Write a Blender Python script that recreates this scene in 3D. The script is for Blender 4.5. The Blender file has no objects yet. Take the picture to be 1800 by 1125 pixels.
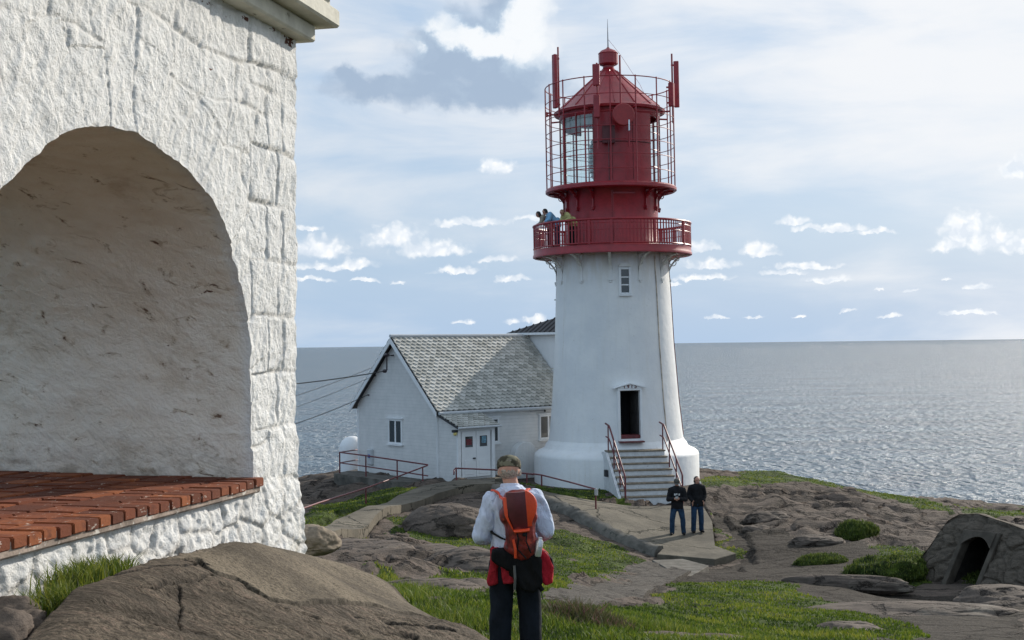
import bpy, bmesh, math, random
import numpy as np
from mathutils import Vector, Matrix, Euler
random.seed(7); RNG = np.random.default_rng(11)
S = bpy.context.scene
COL = S.collection
R = math.radians
F = 2340.0

# ------------------------------------------------------------------ camera
cam_d = bpy.data.cameras.new('camera'); cam = bpy.data.objects.new('camera', cam_d); COL.objects.link(cam)
cam_d.sensor_width = 36.0; cam_d.lens = F / 1800 * 36.0; cam_d.clip_start = 0.1; cam_d.clip_end = 200000
CM = Matrix.Rotation(R(91.053), 3, 'X') @ Matrix.Rotation(R(-0.668), 3, 'Z')
cam.matrix_world = CM.to_4x4()
S.camera = cam
CMn = np.array(CM)

def ray(px, py):
    return CMn @ np.array([(px - 900) / F, -(py - 562.5) / F, -1.0])
def at(px, py, Y):
    d = ray(px, py); return d * (Y / d[1])
def project(P):
    q = P @ CMn
    w = np.maximum(-q[:, 2], 1e-3)
    return 900 + F * q[:, 0] / w, 562.5 - F * q[:, 1] / w

# ------------------------------------------------------------------ numpy noise
def _h(ix, iy, iz, seed):
    n = (ix.astype(np.int64) * 374761393 + iy.astype(np.int64) * 668265263 + iz.astype(np.int64) * 2147483647 + seed * 1274126177) & 0xffffffff
    n = ((n ^ (n >> 13)) * 1274126177) & 0xffffffff
    n = (n ^ (n >> 16)) & 0xffffffff
    return n / 4294967295.0
def vn(x, y, z=0.0, seed=0):
    x = np.asarray(x, float); y = np.asarray(y, float) + 0 * x; z = np.asarray(z, float) + 0 * x
    fx, fy, fz = np.floor(x), np.floor(y), np.floor(z)
    u, v, w = x - fx, y - fy, z - fz
    u, v, w = u*u*(3-2*u), v*v*(3-2*v), w*w*(3-2*w)
    r = 0
    for dx in (0, 1):
        for dy in (0, 1):
            for dz in (0, 1):
                k = (u if dx else 1-u) * (v if dy else 1-v) * (w if dz else 1-w)
                r = r + k * _h(fx+dx, fy+dy, fz+dz, seed)
    return r
def fbm(x, y, z=0.0, oct=4, seed=0, gain=0.5):
    a, s, t = 1.0, 0.0, 0.0
    for i in range(oct):
        s = s + a * (vn(np.asarray(x) * 2**i, np.asarray(y) * 2**i, np.asarray(z) * 2**i, seed + i) - 0.5); t += a; a *= gain
    return s / t * 2
def ss(a, b, x):
    t = np.clip((x - a) / (b - a), 0, 1); return t*t*(3-2*t)

# ------------------------------------------------------------------ object helpers
def link(o, parent=None):
    COL.objects.link(o)
    if parent is not None: o.parent = parent
    return o
def tag(o, label=None, cat=None, group=None, kind=None):
    if label: o['label'] = label
    if cat: o['category'] = cat
    if group: o['group'] = group
    if kind: o['kind'] = kind
    return o
def empty(name, loc=(0, 0, 0), rz=0.0, label=None, cat=None, group=None):
    o = bpy.data.objects.new(name, None); o.empty_display_size = .2
    o.location = loc; o.rotation_euler = (0, 0, rz); link(o); tag(o, label, cat, group); return o
def copy_tree(o, parent=None):
    c = o.copy(); COL.objects.link(c)
    if parent is not None: c.parent = parent
    for ch in list(o.children): copy_tree(ch, c)
    return c

class MB:
    def __init__(s): s.v = []; s.f = []
    def add(s, vs, fs):
        n = len(s.v); s.v += [tuple(map(float, p)) for p in vs]; s.f += [tuple(i + n for i in f) for f in fs]; return s
    def box(s, x0, x1, y0, y1, z0, z1, M=None):
        vs = [(x, y, z) for z in (z0, z1) for (x, y) in ((x0, y0), (x1, y0), (x1, y1), (x0, y1))]
        if M is not None: vs = [M @ Vector(p) for p in vs]
        return s.add(vs, [(0,3,2,1),(4,5,6,7),(0,1,5,4),(1,2,6,5),(2,3,7,6),(3,0,4,7)])
    def rings(s, rings, cap=True, closed=False):
        n = len(rings[0]); vs = [p for r in rings for p in r]; fs = []
        m = len(rings)
        for i in range(m if closed else m - 1):
            a, b = i * n, ((i + 1) % m) * n
            for j in range(n):
                k = (j + 1) % n; fs.append((a+j, a+k, b+k, b+j))
        if cap and not closed: fs += [tuple(range(n-1, -1, -1)), tuple(range((m-1)*n, m*n))]
        return s.add(vs, fs)
    def tube(s, pts, r, n=8, closed=False):
        pts = [Vector(p) for p in pts]; rr = r if isinstance(r, (list, tuple)) else [r] * len(pts)
        rings = []; up = None
        for i, p in enumerate(pts):
            if closed: d = pts[(i+1) % len(pts)] - pts[i-1]
            else: d = (pts[min(i+1, len(pts)-1)] - pts[max(i-1, 0)])
            d.normalize()
            if up is None: up = Vector((0, 0, 1)) if abs(d.z) < .9 else Vector((1, 0, 0))
            a = d.cross(up)
            if a.length < 1e-4: a = d.cross(Vector((0.3, 1, 0.2)))
            a.normalize(); b = a.cross(d).normalized(); up = b
            rings.append([p + (a * math.cos(2*math.pi*j/n) + b * math.sin(2*math.pi*j/n)) * rr[i] for j in range(n)])
        return s.rings(rings, True, closed)
    def cyl(s, c, r, z0, z1, n=24, r1=None):
        r1 = r if r1 is None else r1
        return s.rings([[(c[0]+q*math.cos(2*math.pi*j/n), c[1]+q*math.sin(2*math.pi*j/n), z) for j in range(n)] for q, z in ((r, z0), (r1, z1))])
    def lathe(s, prof, n=64, c=(0, 0), cap=True):
        return s.rings([[(c[0]+r*math.cos(2*math.pi*j/n), c[1]+r*math.sin(2*math.pi*j/n), z) for j in range(n)] for r, z in prof], cap)
    def prism(s, poly, y0, y1, M=None):   # poly in xz, extruded along y
        n = len(poly)
        vs = [(x, y0, z) for x, z in poly] + [(x, y1, z) for x, z in poly]
        if M is not None: vs = [M @ Vector(p) for p in vs]
        return s.add(vs, [tuple(range(n)), tuple(range(2*n-1, n-1, -1))] + [(i, i+n, (i+1) % n + n, (i+1) % n) for i in range(n)])
    def sphere(s, c, r, n=12, m=8, sc=(1, 1, 1)):
        rg = []
        for i in range(1, m):
            t = math.pi * i / m
            rg.append([(c[0]+r*sc[0]*math.sin(t)*math.cos(2*math.pi*j/n), c[1]+r*sc[1]*math.sin(t)*math.sin(2*math.pi*j/n), c[2]+r*sc[2]*math.cos(t)) for j in range(n)])
        return s.rings(rg[::-1])
    def build(s, name, mat, parent=None, smooth=0, bevel=0.0):
        me = bpy.data.meshes.new(name); me.from_pydata(s.v, [], s.f); me.update()
        bm = bmesh.new(); bm.from_mesh(me)
        bmesh.ops.recalc_face_normals(bm, faces=bm.faces[:])
        if bevel:
            es = [e for e in bm.edges if len(e.link_faces) == 2 and e.calc_face_angle(0) > .6]
            bmesh.ops.bevel(bm, geom=es, offset=bevel, segments=1, affect='EDGES', clamp_overlap=True)
        bm.to_mesh(me); bm.free()
        if smooth:
            me.polygons.foreach_set('use_smooth', [True] * len(me.polygons)); me.set_sharp_from_angle(angle=R(smooth))
        o = bpy.data.objects.new(name, me)
        if mat: me.materials.append(mat)
        return link(o, parent)

def np_mesh(name, V, Fq, mat, parent=None, smooth=True, attrs=None, sharp=None):
    V = np.asarray(V, np.float32); Fq = np.asarray(Fq, np.int32); k = Fq.shape[1]
    me = bpy.data.meshes.new(name)
    me.vertices.add(len(V)); me.vertices.foreach_set('co', V.ravel())
    me.loops.add(Fq.size); me.loops.foreach_set('vertex_index', Fq.ravel())
    me.polygons.add(len(Fq)); me.polygons.foreach_set('loop_start', np.arange(0, Fq.size, k, dtype=np.int32))
    me.polygons.foreach_set('loop_total', np.full(len(Fq), k, np.int32))
    me.update(calc_edges=True); me.validate()
    if smooth: me.polygons.foreach_set('use_smooth', [True] * len(me.polygons))
    if sharp: me.set_sharp_from_angle(angle=R(sharp))
    for a, val in (attrs or {}).items():
        at_ = me.attributes.new(a, 'FLOAT', 'POINT'); at_.data.foreach_set('value', np.asarray(val, np.float32))
    o = bpy.data.objects.new(name, me)
    if mat: me.materials.append(mat)
    return link(o, parent)
def grid_faces(nu, nv, flip=False):
    i = np.arange(nu - 1)[:, None] * nv + np.arange(nv - 1)[None, :]
    f = np.stack([i, i + nv, i + nv + 1, i + 1], -1).reshape(-1, 4)
    return f[:, ::-1] if flip else f

# ------------------------------------------------------------------ materials
class NT:
    def __init__(s, nt): s.nt = nt; s.nt.nodes.clear()
    def n(s, t, **k):
        nd = s.nt.nodes.new(t)
        for a, b in k.items():
            if a.startswith('i_'):
                key = a[2:]; key = int(key) if key.isdigit() else key.replace('_', ' ')
                s.set(nd.inputs[key], b)
            else: setattr(nd, a, b)
        return nd
    def set(s, inp, v):
        if isinstance(v, bpy.types.NodeSocket): s.nt.links.new(v, inp)
        elif isinstance(v, bpy.types.Node): s.nt.links.new(v.outputs[0], inp)
        else: inp.default_value = v
    def math(s, op, a, b=0.0, c=0.0, clamp=False):
        nd = s.n('ShaderNodeMath', operation=op, use_clamp=clamp); s.set(nd.inputs[0], a); s.set(nd.inputs[1], b); s.set(nd.inputs[2], c); return nd.outputs[0]
    def vmath(s, op, a, b=(0, 0, 0)):
        nd = s.n('ShaderNodeVectorMath', operation=op); s.set(nd.inputs[0], a); s.set(nd.inputs[1], b)
        return nd.outputs[1] if op in ('LENGTH', 'DOT_PRODUCT') else nd.outputs[0]
    def noise(s, vec, scale, detail=4, rough=.5, dist=0.0, color=False):
        nd = s.n('ShaderNodeTexNoise'); s.set(nd.inputs['Vector'], vec); nd.inputs['Scale'].default_value = scale
        nd.inputs['Detail'].default_value = detail; nd.inputs['Roughness'].default_value = rough; nd.inputs['Distortion'].default_value = dist
        return nd.outputs[1] if color else nd.outputs[0]
    def ramp(s, f, stops, interp='LINEAR'):
        nd = s.n('ShaderNodeValToRGB'); s.set(nd.inputs[0], f); cr = nd.color_ramp; cr.interpolation = interp
        while len(cr.elements) < len(stops): cr.elements.new(.5)
        for e, (p, c) in zip(cr.elements, stops):
            e.position = p; e.color = (c[0], c[1], c[2], 1) if not isinstance(c, (int, float)) else (c, c, c, 1)
        return nd.outputs[0]
    def mix(s, f, a, b, mode='MIX'):
        nd = s.n('ShaderNodeMix', data_type='RGBA', blend_type=mode); s.set(nd.inputs[0], f); s.set(nd.inputs[6], a); s.set(nd.inputs[7], b); return nd.outputs[2]
    def sm(s, v, a, b, o0=0.0, o1=1.0):
        nd = s.n('ShaderNodeMapRange', interpolation_type='SMOOTHSTEP'); s.set(nd.inputs[0], v); nd.inputs[1].default_value = a; nd.inputs[2].default_value = b
        nd.inputs[3].default_value = o0; nd.inputs[4].default_value = o1; return nd.outputs[0]
    def coord(s, scale=(1, 1, 1), rot=(0, 0, 0)):
        tc = s.n('ShaderNodeTexCoord'); mp = s.n('ShaderNodeMapping'); s.nt.links.new(tc.outputs['Object'], mp.inputs[0])
        mp.inputs['Scale'].default_value = scale; mp.inputs['Rotation'].default_value = rot; return mp.outputs[0]
    def rcoord(s, rot, scale):
        m = s.coord((1, 1, 1), rot); mp = s.n('ShaderNodeMapping'); s.nt.links.new(m, mp.inputs[0]); mp.inputs['Scale'].default_value = scale; return mp.outputs[0]
    def attr(s, name): return s.n('ShaderNodeAttribute', attribute_name=name).outputs['Fac']
    def bump(s, h, strength=.5, dist=.02, normal=None):
        nd = s.n('ShaderNodeBump'); s.set(nd.inputs['Height'], h); nd.inputs['Strength'].default_value = strength; nd.inputs['Distance'].default_value = dist
        if normal is not None: s.set(nd.inputs['Normal'], normal)
        return nd.outputs[0]
    def finish(s, col, rough=.7, bump=None, **k):
        p = s.n('ShaderNodeBsdfPrincipled'); s.set(p.inputs['Base Color'], col); s.set(p.inputs['Roughness'], rough)
        if isinstance(rough, float) and rough > .68: p.inputs['Specular IOR Level'].default_value = .18
        for a, b in k.items(): s.set(p.inputs[a.replace('_', ' ')], b)
        if bump is not None: s.set(p.inputs['Normal'], bump)
        o = s.n('ShaderNodeOutputMaterial'); s.nt.links.new(p.outputs[0], o.inputs[0]); return p
def c4(c): return (c[0], c[1], c[2], 1)
def newmat(name):
    m = bpy.data.materials.new(name); m.use_nodes = True; return m, NT(m.node_tree)
def simple(name, col, rough=.6, var=.15, scale=6, bscale=40, bdist=.004, metal=0.0, spots=None, **k):
    m, t = newmat(name); co = t.coord()
    n = t.noise(co, scale, 5, .6)
    c = t.mix(t.sm(n, .3, .7), c4([x*(1-var) for x in col]), c4([min(1, x*(1+var)) for x in col]))
    if spots:
        c = t.mix(t.sm(t.noise(co, spots[1], 6, .65), spots[2], spots[2]+.08), c, c4(spots[0]))
    t.finish(c, rough, t.bump(t.noise(co, bscale, 4), .6, bdist), Metallic=metal, **k); return m

M = {}
M['red'] = simple('red_paint', (.30, .016, .024), .36, .16, 3, 12, .006, spots=((.20, .012, .018), 7, .62))
M['red_rail'] = simple('red_rail_paint', (.13, .022, .026), .45, .3, 8)
M['white'] = simple('white_paint', (.76, .77, .78), .5, .04, 2, 30, .003)
M['dark'] = simple('dark_interior', (.012, .012, .014), .9, .2)
M['black_edge'] = simple('black_edge', (.03, .03, .034), .5, .2)
M['gutter'] = simple('gutter_grey', (.5, .52, .54), .4, .06)
M['insul'] = simple('insulator', (.03, .02, .025), .3, .2)
M['wire'] = simple('wire', (.03, .03, .032), .6, .1)
M['lens'] = simple('lens_glass', (.12, .22, .2), .08, .5, 9, 60, .01, Specular_IOR_Level=.9)
M['yellowlamp'] = simple('lamp_glass', (.75, .6, .2), .3, .1)
M['poster_red'] = simple('red_notice', (.13, .012, .016), .4, .6, 20)
M['poster_blue'] = simple('blue_notice', (.12, .25, .33), .4, .7, 20)
M['skin'] = simple('skin', (.46, .24, .17), .5, .1, 12)
M['hair_dark'] = simple('dark_hair', (.02, .013, .01), .6, .3, 60, 150, .004)
M['hair_grey'] = simple('grey_hair', (.33, .285, .24), .7, .4, 60, 180, .005)
M['jeans'] = simple('blue_jeans', (.018, .042, .085), .8, .35, 5, 90, .004)
M['blackcloth'] = simple('black_cloth', (.012, .012, .014), .8, .3, 10, 60, .005)
M['whitecloth'] = simple('white_print', (.55, .55, .55), .8, .1)
M['metal'] = simple('bright_metal', (.6, .62, .65), .3, .1, metal=.7)

def m_tower():
    m, t = newmat('tower_white'); co = t.coord()
    big = t.noise(co, .8, 4, .6)
    c = t.mix(t.sm(big, .3, .7), (.70, .71, .72, 1), (.79, .79, .78, 1))
    st = t.noise(t.coord((3.2, 3.2, .22)), 1.4, 6, .65)
    c = t.mix(t.math('MULTIPLY', t.sm(st, .5, .75), .28), c, (.58, .55, .48, 1))
    sp = t.noise(co, 9, 4, .6)
    c = t.mix(t.math('MULTIPLY', t.sm(sp, .66, .74), .4), c, (.42, .36, .3, 1))
    tz = t.n('ShaderNodeSeparateXYZ'); t.set(tz.inputs[0], co); tn = t.noise(t.coord((2.5, 2.5, .5)), 1.6, 5, .65)
    c = t.mix(t.math('MULTIPLY', t.sm(tz.outputs[2], 1.6, 3.3, 0, .5), t.sm(tn, .38, .6)), c, (.60, .56, .46, 1))
    b = t.noise(co, 4, 6, .6); t.finish(c, .55, t.bump(b, .5, .03)); return m
M['tower'] = m_tower()
def m_clap():
    m, t = newmat('white_cladding'); co = t.coord()
    x = t.n('ShaderNodeSeparateXYZ'); t.set(x.inputs[0], co)
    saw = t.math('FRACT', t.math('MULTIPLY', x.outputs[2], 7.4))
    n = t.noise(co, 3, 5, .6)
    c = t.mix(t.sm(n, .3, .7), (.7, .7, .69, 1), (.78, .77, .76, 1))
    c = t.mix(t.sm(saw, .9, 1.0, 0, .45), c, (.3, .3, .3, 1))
    t.finish(c, .5, t.bump(saw, .8, .022)); return m
M['clap'] = m_clap()
def m_sheet(name, col):
    m, t = newmat(name); co = t.coord(); n = t.noise(co, 5, 6, .65)
    c = t.mix(t.sm(n, .35, .7), c4(col), c4([x*.55 for x in col]))
    t.finish(c, .55, t.bump(t.noise(co, 30, 4), .5, .01)); return m
def m_slate():
    m, t = newmat('slate_tile'); 
    rnd = t.attr('rnd'); co = t.coord(); n = t.noise(co, 6, 6, .65)
    c = t.ramp(rnd, [(0, (.29, .29, .265)), (.5, (.40, .395, .365)), (1, (.52, .51, .475))])
    c = t.mix(t.sm(n, .52, .72, 0, .5), c, (.20, .205, .16, 1))
    t.finish(c, .6, t.bump(t.noise(co, 30, 4), .5, .01)); return m
M['slate'] = m_slate()
M['darkslate'] = m_sheet('dark_slate', (.05, .05, .055))
def m_concrete():
    m, t = newmat('concrete'); co = t.coord(); n1 = t.noise(co, .7, 6, .65); n2 = t.noise(co, 5, 6, .65); n3 = t.noise(co, 45, 4, .7)
    c = t.mix(t.sm(n1, .35, .65), (.105, .092, .072, 1), (.185, .16, .122, 1)); c = t.mix(t.sm(n2, .5, .68, 0, .6), c, (.085, .075, .058, 1)); c = t.mix(t.sm(n3, .4, .6, .35, 0), c, (.07, .062, .05, 1))
    wv_ = t.n('ShaderNodeMixRGB'); wv_.blend_type = 'ADD'; wv_.inputs[0].default_value = .35; t.set(wv_.inputs[1], t.coord((.3, .42, .3))); t.set(wv_.inputs[2], t.noise(co, 1.3, 5, .6, color=True))
    vo = t.n('ShaderNodeTexVoronoi', feature='DISTANCE_TO_EDGE'); t.set(vo.inputs['Vector'], wv_.outputs[0]); vo.inputs['Scale'].default_value = 1.0; ck = t.sm(vo.outputs[0], .0, .016, 1, 0)
    c = t.mix(t.math('MULTIPLY', ck, .9), c, (.015, .016, .01, 1))
    t.finish(c, .85, t.bump(t.math('SUBTRACT', t.math('ADD', t.math('MULTIPLY', n2, .8), t.math('MULTIPLY', n3, .2)), ck), .8, .03)); return m
M['concrete'] = m_concrete()
M['darkconcrete'] = simple('old_concrete', (.12, .11, .095), .9, .35, 2.5, 25, .015, spots=((.06, .06, .05), 3, .58))
M['step_edge'] = simple('step_tread', (.2, .17, .13), .8, .35, 8)
M['riser'] = simple('riser_paint', (.62, .63, .64), .6, .1, 5, 30, .004, spots=((.2, .18, .15), 12, .63))

def rockmat(name, a, b, cdark, sc=1.0, lich=(.30, .27, .22), bed=1.0, distb=.04, cracks=True):
    m, t = newmat(name)
    co = t.coord((sc, sc, sc)); cs = t.coord((.6*sc, 1.6*sc, 3.4*sc), (.25, .12, .5))
    n1 = t.noise(cs, 2.0, 8, .62, .4); n2 = t.noise(co, 1.1, 5, .6); n3 = t.noise(co, 26, 5, .7)
    c = t.mix(t.sm(n1, .32, .68), c4(a), c4(b))
    c = t.mix(t.sm(n2, .55, .75, 0, .6), c, c4([x*.85 for x in lich]))
    c = t.mix(t.sm(n1, .56, .66, 0, .75*bed), c, c4(cdark))
    c = t.mix(t.sm(n3, .38, .62, .35, 0), c, c4(cdark))
    h = t.math('ADD', t.math('MULTIPLY', n1, 1.0), t.math('MULTIPLY', n3, .22))
    if cracks:
        wv_ = t.n('ShaderNodeMixRGB'); wv_.blend_type = 'ADD'; wv_.inputs[0].default_value = .9; t.set(wv_.inputs[1], t.coord((.55*sc, 1.15*sc, 1.6*sc), (.2, .1, .45))); t.set(wv_.inputs[2], t.noise(co, 1.6, 5, .65, color=True))
        vo = t.n('ShaderNodeTexVoronoi', feature='DISTANCE_TO_EDGE'); t.set(vo.inputs['Vector'], wv_.outputs[0]); vo.inputs['Scale'].default_value = 1.0
        ck = t.sm(t.math('ADD', vo.outputs[0], t.math('MULTIPLY', t.math('SUBTRACT', n2, .5), .12)), .0, .045, 1, 0)
        c = t.mix(t.math('MULTIPLY', ck, .85), c, c4([x*.35 for x in cdark])); h = t.math('SUBTRACT', h, t.math('MULTIPLY', ck, .9))
        vc_ = t.n('ShaderNodeTexVoronoi'); t.set(vc_.inputs['Vector'], wv_.outputs[0]); sp_ = t.n('ShaderNodeSeparateXYZ'); t.set(sp_.inputs[0], vc_.outputs['Color'])
        c = t.mix(t.math('MULTIPLY', sp_.outputs[0], .35), c, c4([x*1.35 for x in b])); h = t.math('ADD', h, t.math('MULTIPLY', sp_.outputs[1], .9))
    return m, t, c, t.bump(h, .9, distb), co
m, t, c, b, co = rockmat('rock', (.07, .056, .046), (.14, .11, .09), (.025, .021, .018)); t.finish(c, .85, b); M['rock'] = m
m, t, c, b, co = rockmat('foreground_rock', (.14, .112, .082), (.215, .172, .13), (.06, .048, .036), 1.6, (.21, .175, .12), .5, .016, False)
fl = t.attr('flat'); cr = t.attr('crack')
n4 = t.noise(t.coord((3, 3, 3)), 19, 4, .8); n5 = t.noise(t.coord((1.5, 6, 6), (0, .0, .5)), 3.5, 8, .65, .6)
c = t.mix(t.math('MULTIPLY', t.sm(n5, .5, .66), t.math('SUBTRACT', .8, fl)), c, (.24, .175, .135, 1))
c = t.mix(t.math('MULTIPLY', t.sm(n5, .48, .34), t.math('SUBTRACT', .7, fl)), c, (.045, .036, .028, 1))
c = t.mix(t.math('MULTIPLY', fl, .75), c, (.185, .152, .108, 1))
c = t.mix(t.sm(n4, .40, .54, .7, 0), c, (.035, .028, .02, 1)); c = t.mix(t.sm(n4, .58, .68, 0, .4), c, (.33, .28, .22, 1))
mo = t.noise(t.coord(), 1.6, 5, .6); c = t.mix(t.sm(mo, .35, .6, .65, 0), c, (.04, .032, .024, 1))
c = t.mix(cr, c, (.012, .010, .008, 1))  # shadow inside the cracks painted in as near-black
hh = t.math('ADD', t.math('MULTIPLY', t.noise(t.coord(), 14, 6, .7), .8), t.math('MULTIPLY', n5, t.math('SUBTRACT', 2.2, t.math('MULTIPLY', fl, 2.0))))
t.finish(c, .85, t.bump(hh, 1.0, .026)); M['frock'] = m

def m_terrain():
    m, t, c, b, co = rockmat('terrain', (.068, .055, .044), (.155, .120, .098), (.018, .015, .012), .8, (.18, .145, .12), 1.0, .13)
    g, gr = t.attr('grass'), t.attr('gravel')
    fine = t.noise(t.coord((1, 1, 1)), 9, 6, .7); med = t.noise(t.coord(), 1.2, 5, .6)
    nf = t.noise(t.coord(), 5, 5, .7)
    gc = t.mix(t.sm(med, .35, .68), (.025, .042, .006, 1), (.10, .14, .016, 1))
    gc = t.mix(t.sm(fine, .4, .62, .6, 0), gc, (.012, .022, .005, 1))
    gc = t.mix(t.sm(nf, .62, .75, 0, .6), gc, (.13, .13, .035, 1))
    vo = t.n('ShaderNodeTexVoronoi'); t.set(vo.inputs['Vector'], t.coord()); vo.inputs['Scale'].default_value = 9
    gv = t.mix(t.sm(t.noise(t.coord(), 22, 6, .8), .38, .62), (.014, .011, .009, 1), (.072, .058, .045, 1))
    gv = t.mix(t.sm(med, .5, .7, 0, .5), gv, (.04, .034, .025, 1)); gv = t.mix(t.sm(t.noise(t.coord(), 34, 3, .6), .66, .72, 0, .7), gv, (.2, .18, .15, 1))
    fm = t.sm(t.math('ADD', gr, t.math('MULTIPLY', t.math('SUBTRACT', nf, .5), .7)), .4, .6)
    c = t.mix(fm, c, gv)
    fg = t.sm(t.math('ADD', g, t.math('MULTIPLY', t.math('SUBTRACT', nf, .5), .9)), .42, .58)
    c = t.mix(fg, c, gc)
    h2 = t.math('ADD', t.math('MULTIPLY', fine, 1.0), t.math('MULTIPLY', nf, 1.4))
    t.finish(c, .9, t.bump(h2, .7, .04, b)); return m
M['terrain'] = m_terrain()
def m_grass(name, a, b_, c_):
    m, t = newmat(name); r = t.attr('rnd')
    c = t.ramp(r, [(0, a), (.55, b_), (1, c_)])
    p = t.finish(c, .65); p.inputs['Transmission Weight'].default_value = 0
    tr = t.n('ShaderNodeBsdfTranslucent'); t.set(tr.inputs[0], c); mx = t.n('ShaderNodeMixShader'); mx.inputs[0].default_value = .35
    t.nt.links.new(p.outputs[0], mx.inputs[1]); t.nt.links.new(tr.outputs[0], mx.inputs[2])
    o = [n for n in t.nt.nodes if n.type == 'OUTPUT_MATERIAL'][0]; t.nt.links.new(mx.outputs[0], o.inputs[0]); return m
M['grass'] = m_grass('grass_blade', (.024, .048, .005), (.115, .172, .012), (.27, .27, .04))
M['moss'] = m_grass('moss_blade', (.03, .05, .008), (.08, .12, .016), (.17, .19, .04))
M['heather'] = m_grass('heather_blade', (.03, .045, .012), (.09, .10, .03), (.20, .09, .10))

def m_stone():
    m, t = newmat('whitewashed_stone'); co = t.coord()
    cav = t.attr('cav'); inn = t.attr('inner')
    big = t.noise(co, 1.6, 5, .6); med = t.noise(co, 7, 6, .65)
    c = t.mix(t.sm(big, .3, .7), (.74, .735, .72, 1), (.83, .825, .81, 1))
    c = t.mix(t.sm(med, .55, .75, 0, .3), c, (.62, .59, .53, 1))
    c = t.mix(t.math('MULTIPLY', cav, .35), c, (.42, .38, .32, 1))
    # vault: stained limewash with streaks along its depth
    st = t.noise(t.rcoord((-.5, 0, 0), (3, 1.5, 4.2)), 1.5, 8, .66, .4)
    ci = t.mix(t.sm(st, .36, .64), (.85, .785, .69, 1), (.92, .875, .80, 1))
    ci = t.mix(t.sm(big, .5, .72, 0, .5), ci, (.80, .75, .67, 1))
    pit = t.noise(t.rcoord((-.3, 0, 0), (3, 2.6, 6.5)), 1.9, 7, .66, .6)
    ci = t.mix(t.sm(pit, .57, .65, 0, .6), ci, (.40, .31, .21, 1))
    ci = t.mix(t.sm(pit, .645, .67, 0, .85), ci, (.11, .055, .035, 1))
    xz_ = t.n('ShaderNodeSeparateXYZ'); t.set(xz_.inputs[0], co)
    lowst = t.math('MULTIPLY', t.sm(t.math('ADD', xz_.outputs[2], t.math('MULTIPLY', med, .5)), -.30, -.62), t.sm(t.noise(t.coord((1, 1, 2)), 5, 6, .7), .42, .62, .15, .9))
    ci = t.mix(t.math('MULTIPLY', lowst, .7), ci, (.22, .165, .11, 1))
    ci = t.mix(t.sm(t.noise(t.rcoord((-.4, 0, 0), (1.2, .8, 1.5)), 1.2, 7, .72), .54, .70, 0, .6), ci, (.50, .40, .29, 1))
    c = t.mix(inn, c, ci)
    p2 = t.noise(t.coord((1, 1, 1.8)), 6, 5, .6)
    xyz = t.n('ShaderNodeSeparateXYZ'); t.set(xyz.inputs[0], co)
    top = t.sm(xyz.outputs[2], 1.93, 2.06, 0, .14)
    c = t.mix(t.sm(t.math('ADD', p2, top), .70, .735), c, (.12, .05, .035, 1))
    low = t.sm(xyz.outputs[2], -1.0, -1.5, 0, .4)
    c = t.mix(t.math('MULTIPLY', low, t.sm(med, .4, .6)), c, (.5, .46, .36, 1))
    f = t.noise(co, 38, 7, .72); g = t.noise(t.coord((1, 1, 1), (.3, .5, .2)), 13, 5, .6)
    h = t.math('ADD', t.math('MULTIPLY', f, .75), t.math('MULTIPLY', g, 1.3))
    h = t.math('ADD', h, t.math('MULTIPLY', t.math('MULTIPLY', st, inn), 2.2))
    t.finish(c, .85, t.bump(h, 1.0, .021)); return m
M['stone'] = m_stone()
M['cornice'] = simple('cornice_paint', (.55, .53, .45), .7, .15, 4, 30, .006, spots=((.2, .18, .14), 7, .63))
def m_brick():
    m, t = newmat('brick'); r = t.attr('rnd'); co = t.coord()
    c = t.ramp(r, [(0, (.10, .033, .019)), (.5, (.185, .056, .028)), (1, (.30, .098, .038))])
    c = t.mix(t.sm(t.noise(co, 9, 5, .65), .5, .62, 0, .7), c, (.12, .04, .025, 1))
    c = t.mix(t.sm(t.noise(t.coord((2, 6, 6)), 6, 6, .7), .615, .66, 0, .8), c, (.55, .48, .41, 1))
    t.finish(c, .8, t.bump(t.noise(co, 50, 5, .7), .7, .006)); return m
M['brick'] = m_brick()
M['mortar'] = simple('mortar', (.3, .24, .2), .9, .4, 10, 50, .006, spots=((.6, .56, .5), 14, .55))

# ------------------------------------------------------------------ terrain height
CT = [
 # px, py, Y
 (1000,1118,13.5),(1000,1085,16),(1000,1060,19.2),(1000,1038,24.5),(1000,1000,33),(1010,958,38),(960,925,40.5),
 (1300,1118,20),(1300,1062,27),(1300,1000,36),(1300,960,40),(1310,922,44),(1300,882,49),(1290,842,55),(1340,829,59),
 (1600,1118,22),(1600,1062,28.5),(1580,1038,32),(1580,1000,35.5),(1560,952,40),(1540,912,46),(1580,880,52),(1440,850,57.5),(1450,900,47),(1440,960,39.5),
 (1790,1118,22),(1790,1058,29),(1690,1046,31.8),(1640,1048,31.6),(1790,1045,32.5),(1790,935,44),(1790,908,51),(1750,889,68),(1650,884,70),(1690,900,54),
 (650,965,28),(650,1010,22),(750,945,36),(830,893,42),(750,878,44),(700,1045,17),(780,1062,15),(850,1002,24),(850,1105,13),(900,1030,22),
 (830,851,47),(590,938,31),(690,902,38),(770,850,50.5),(830,846,50),(630,830,56),(560,850,58),(530,870,52),(530,905,40),(560,932,33),
 (700,858,50),(620,880,48),(960,868,46),(1050,893,44),(1120,893,45.6),(1200,893,45.6),(1200,946,41.8),(1100,946,40.8),(940,842,51),(1240,842,52),(1250,870,49.5),
 (1180,985,38.5),(1280,985,38.8),(1130,925,42.5),(900,850,50),(900,870,45)]
CP = [tuple(at(*c)) for c in CT]
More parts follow.
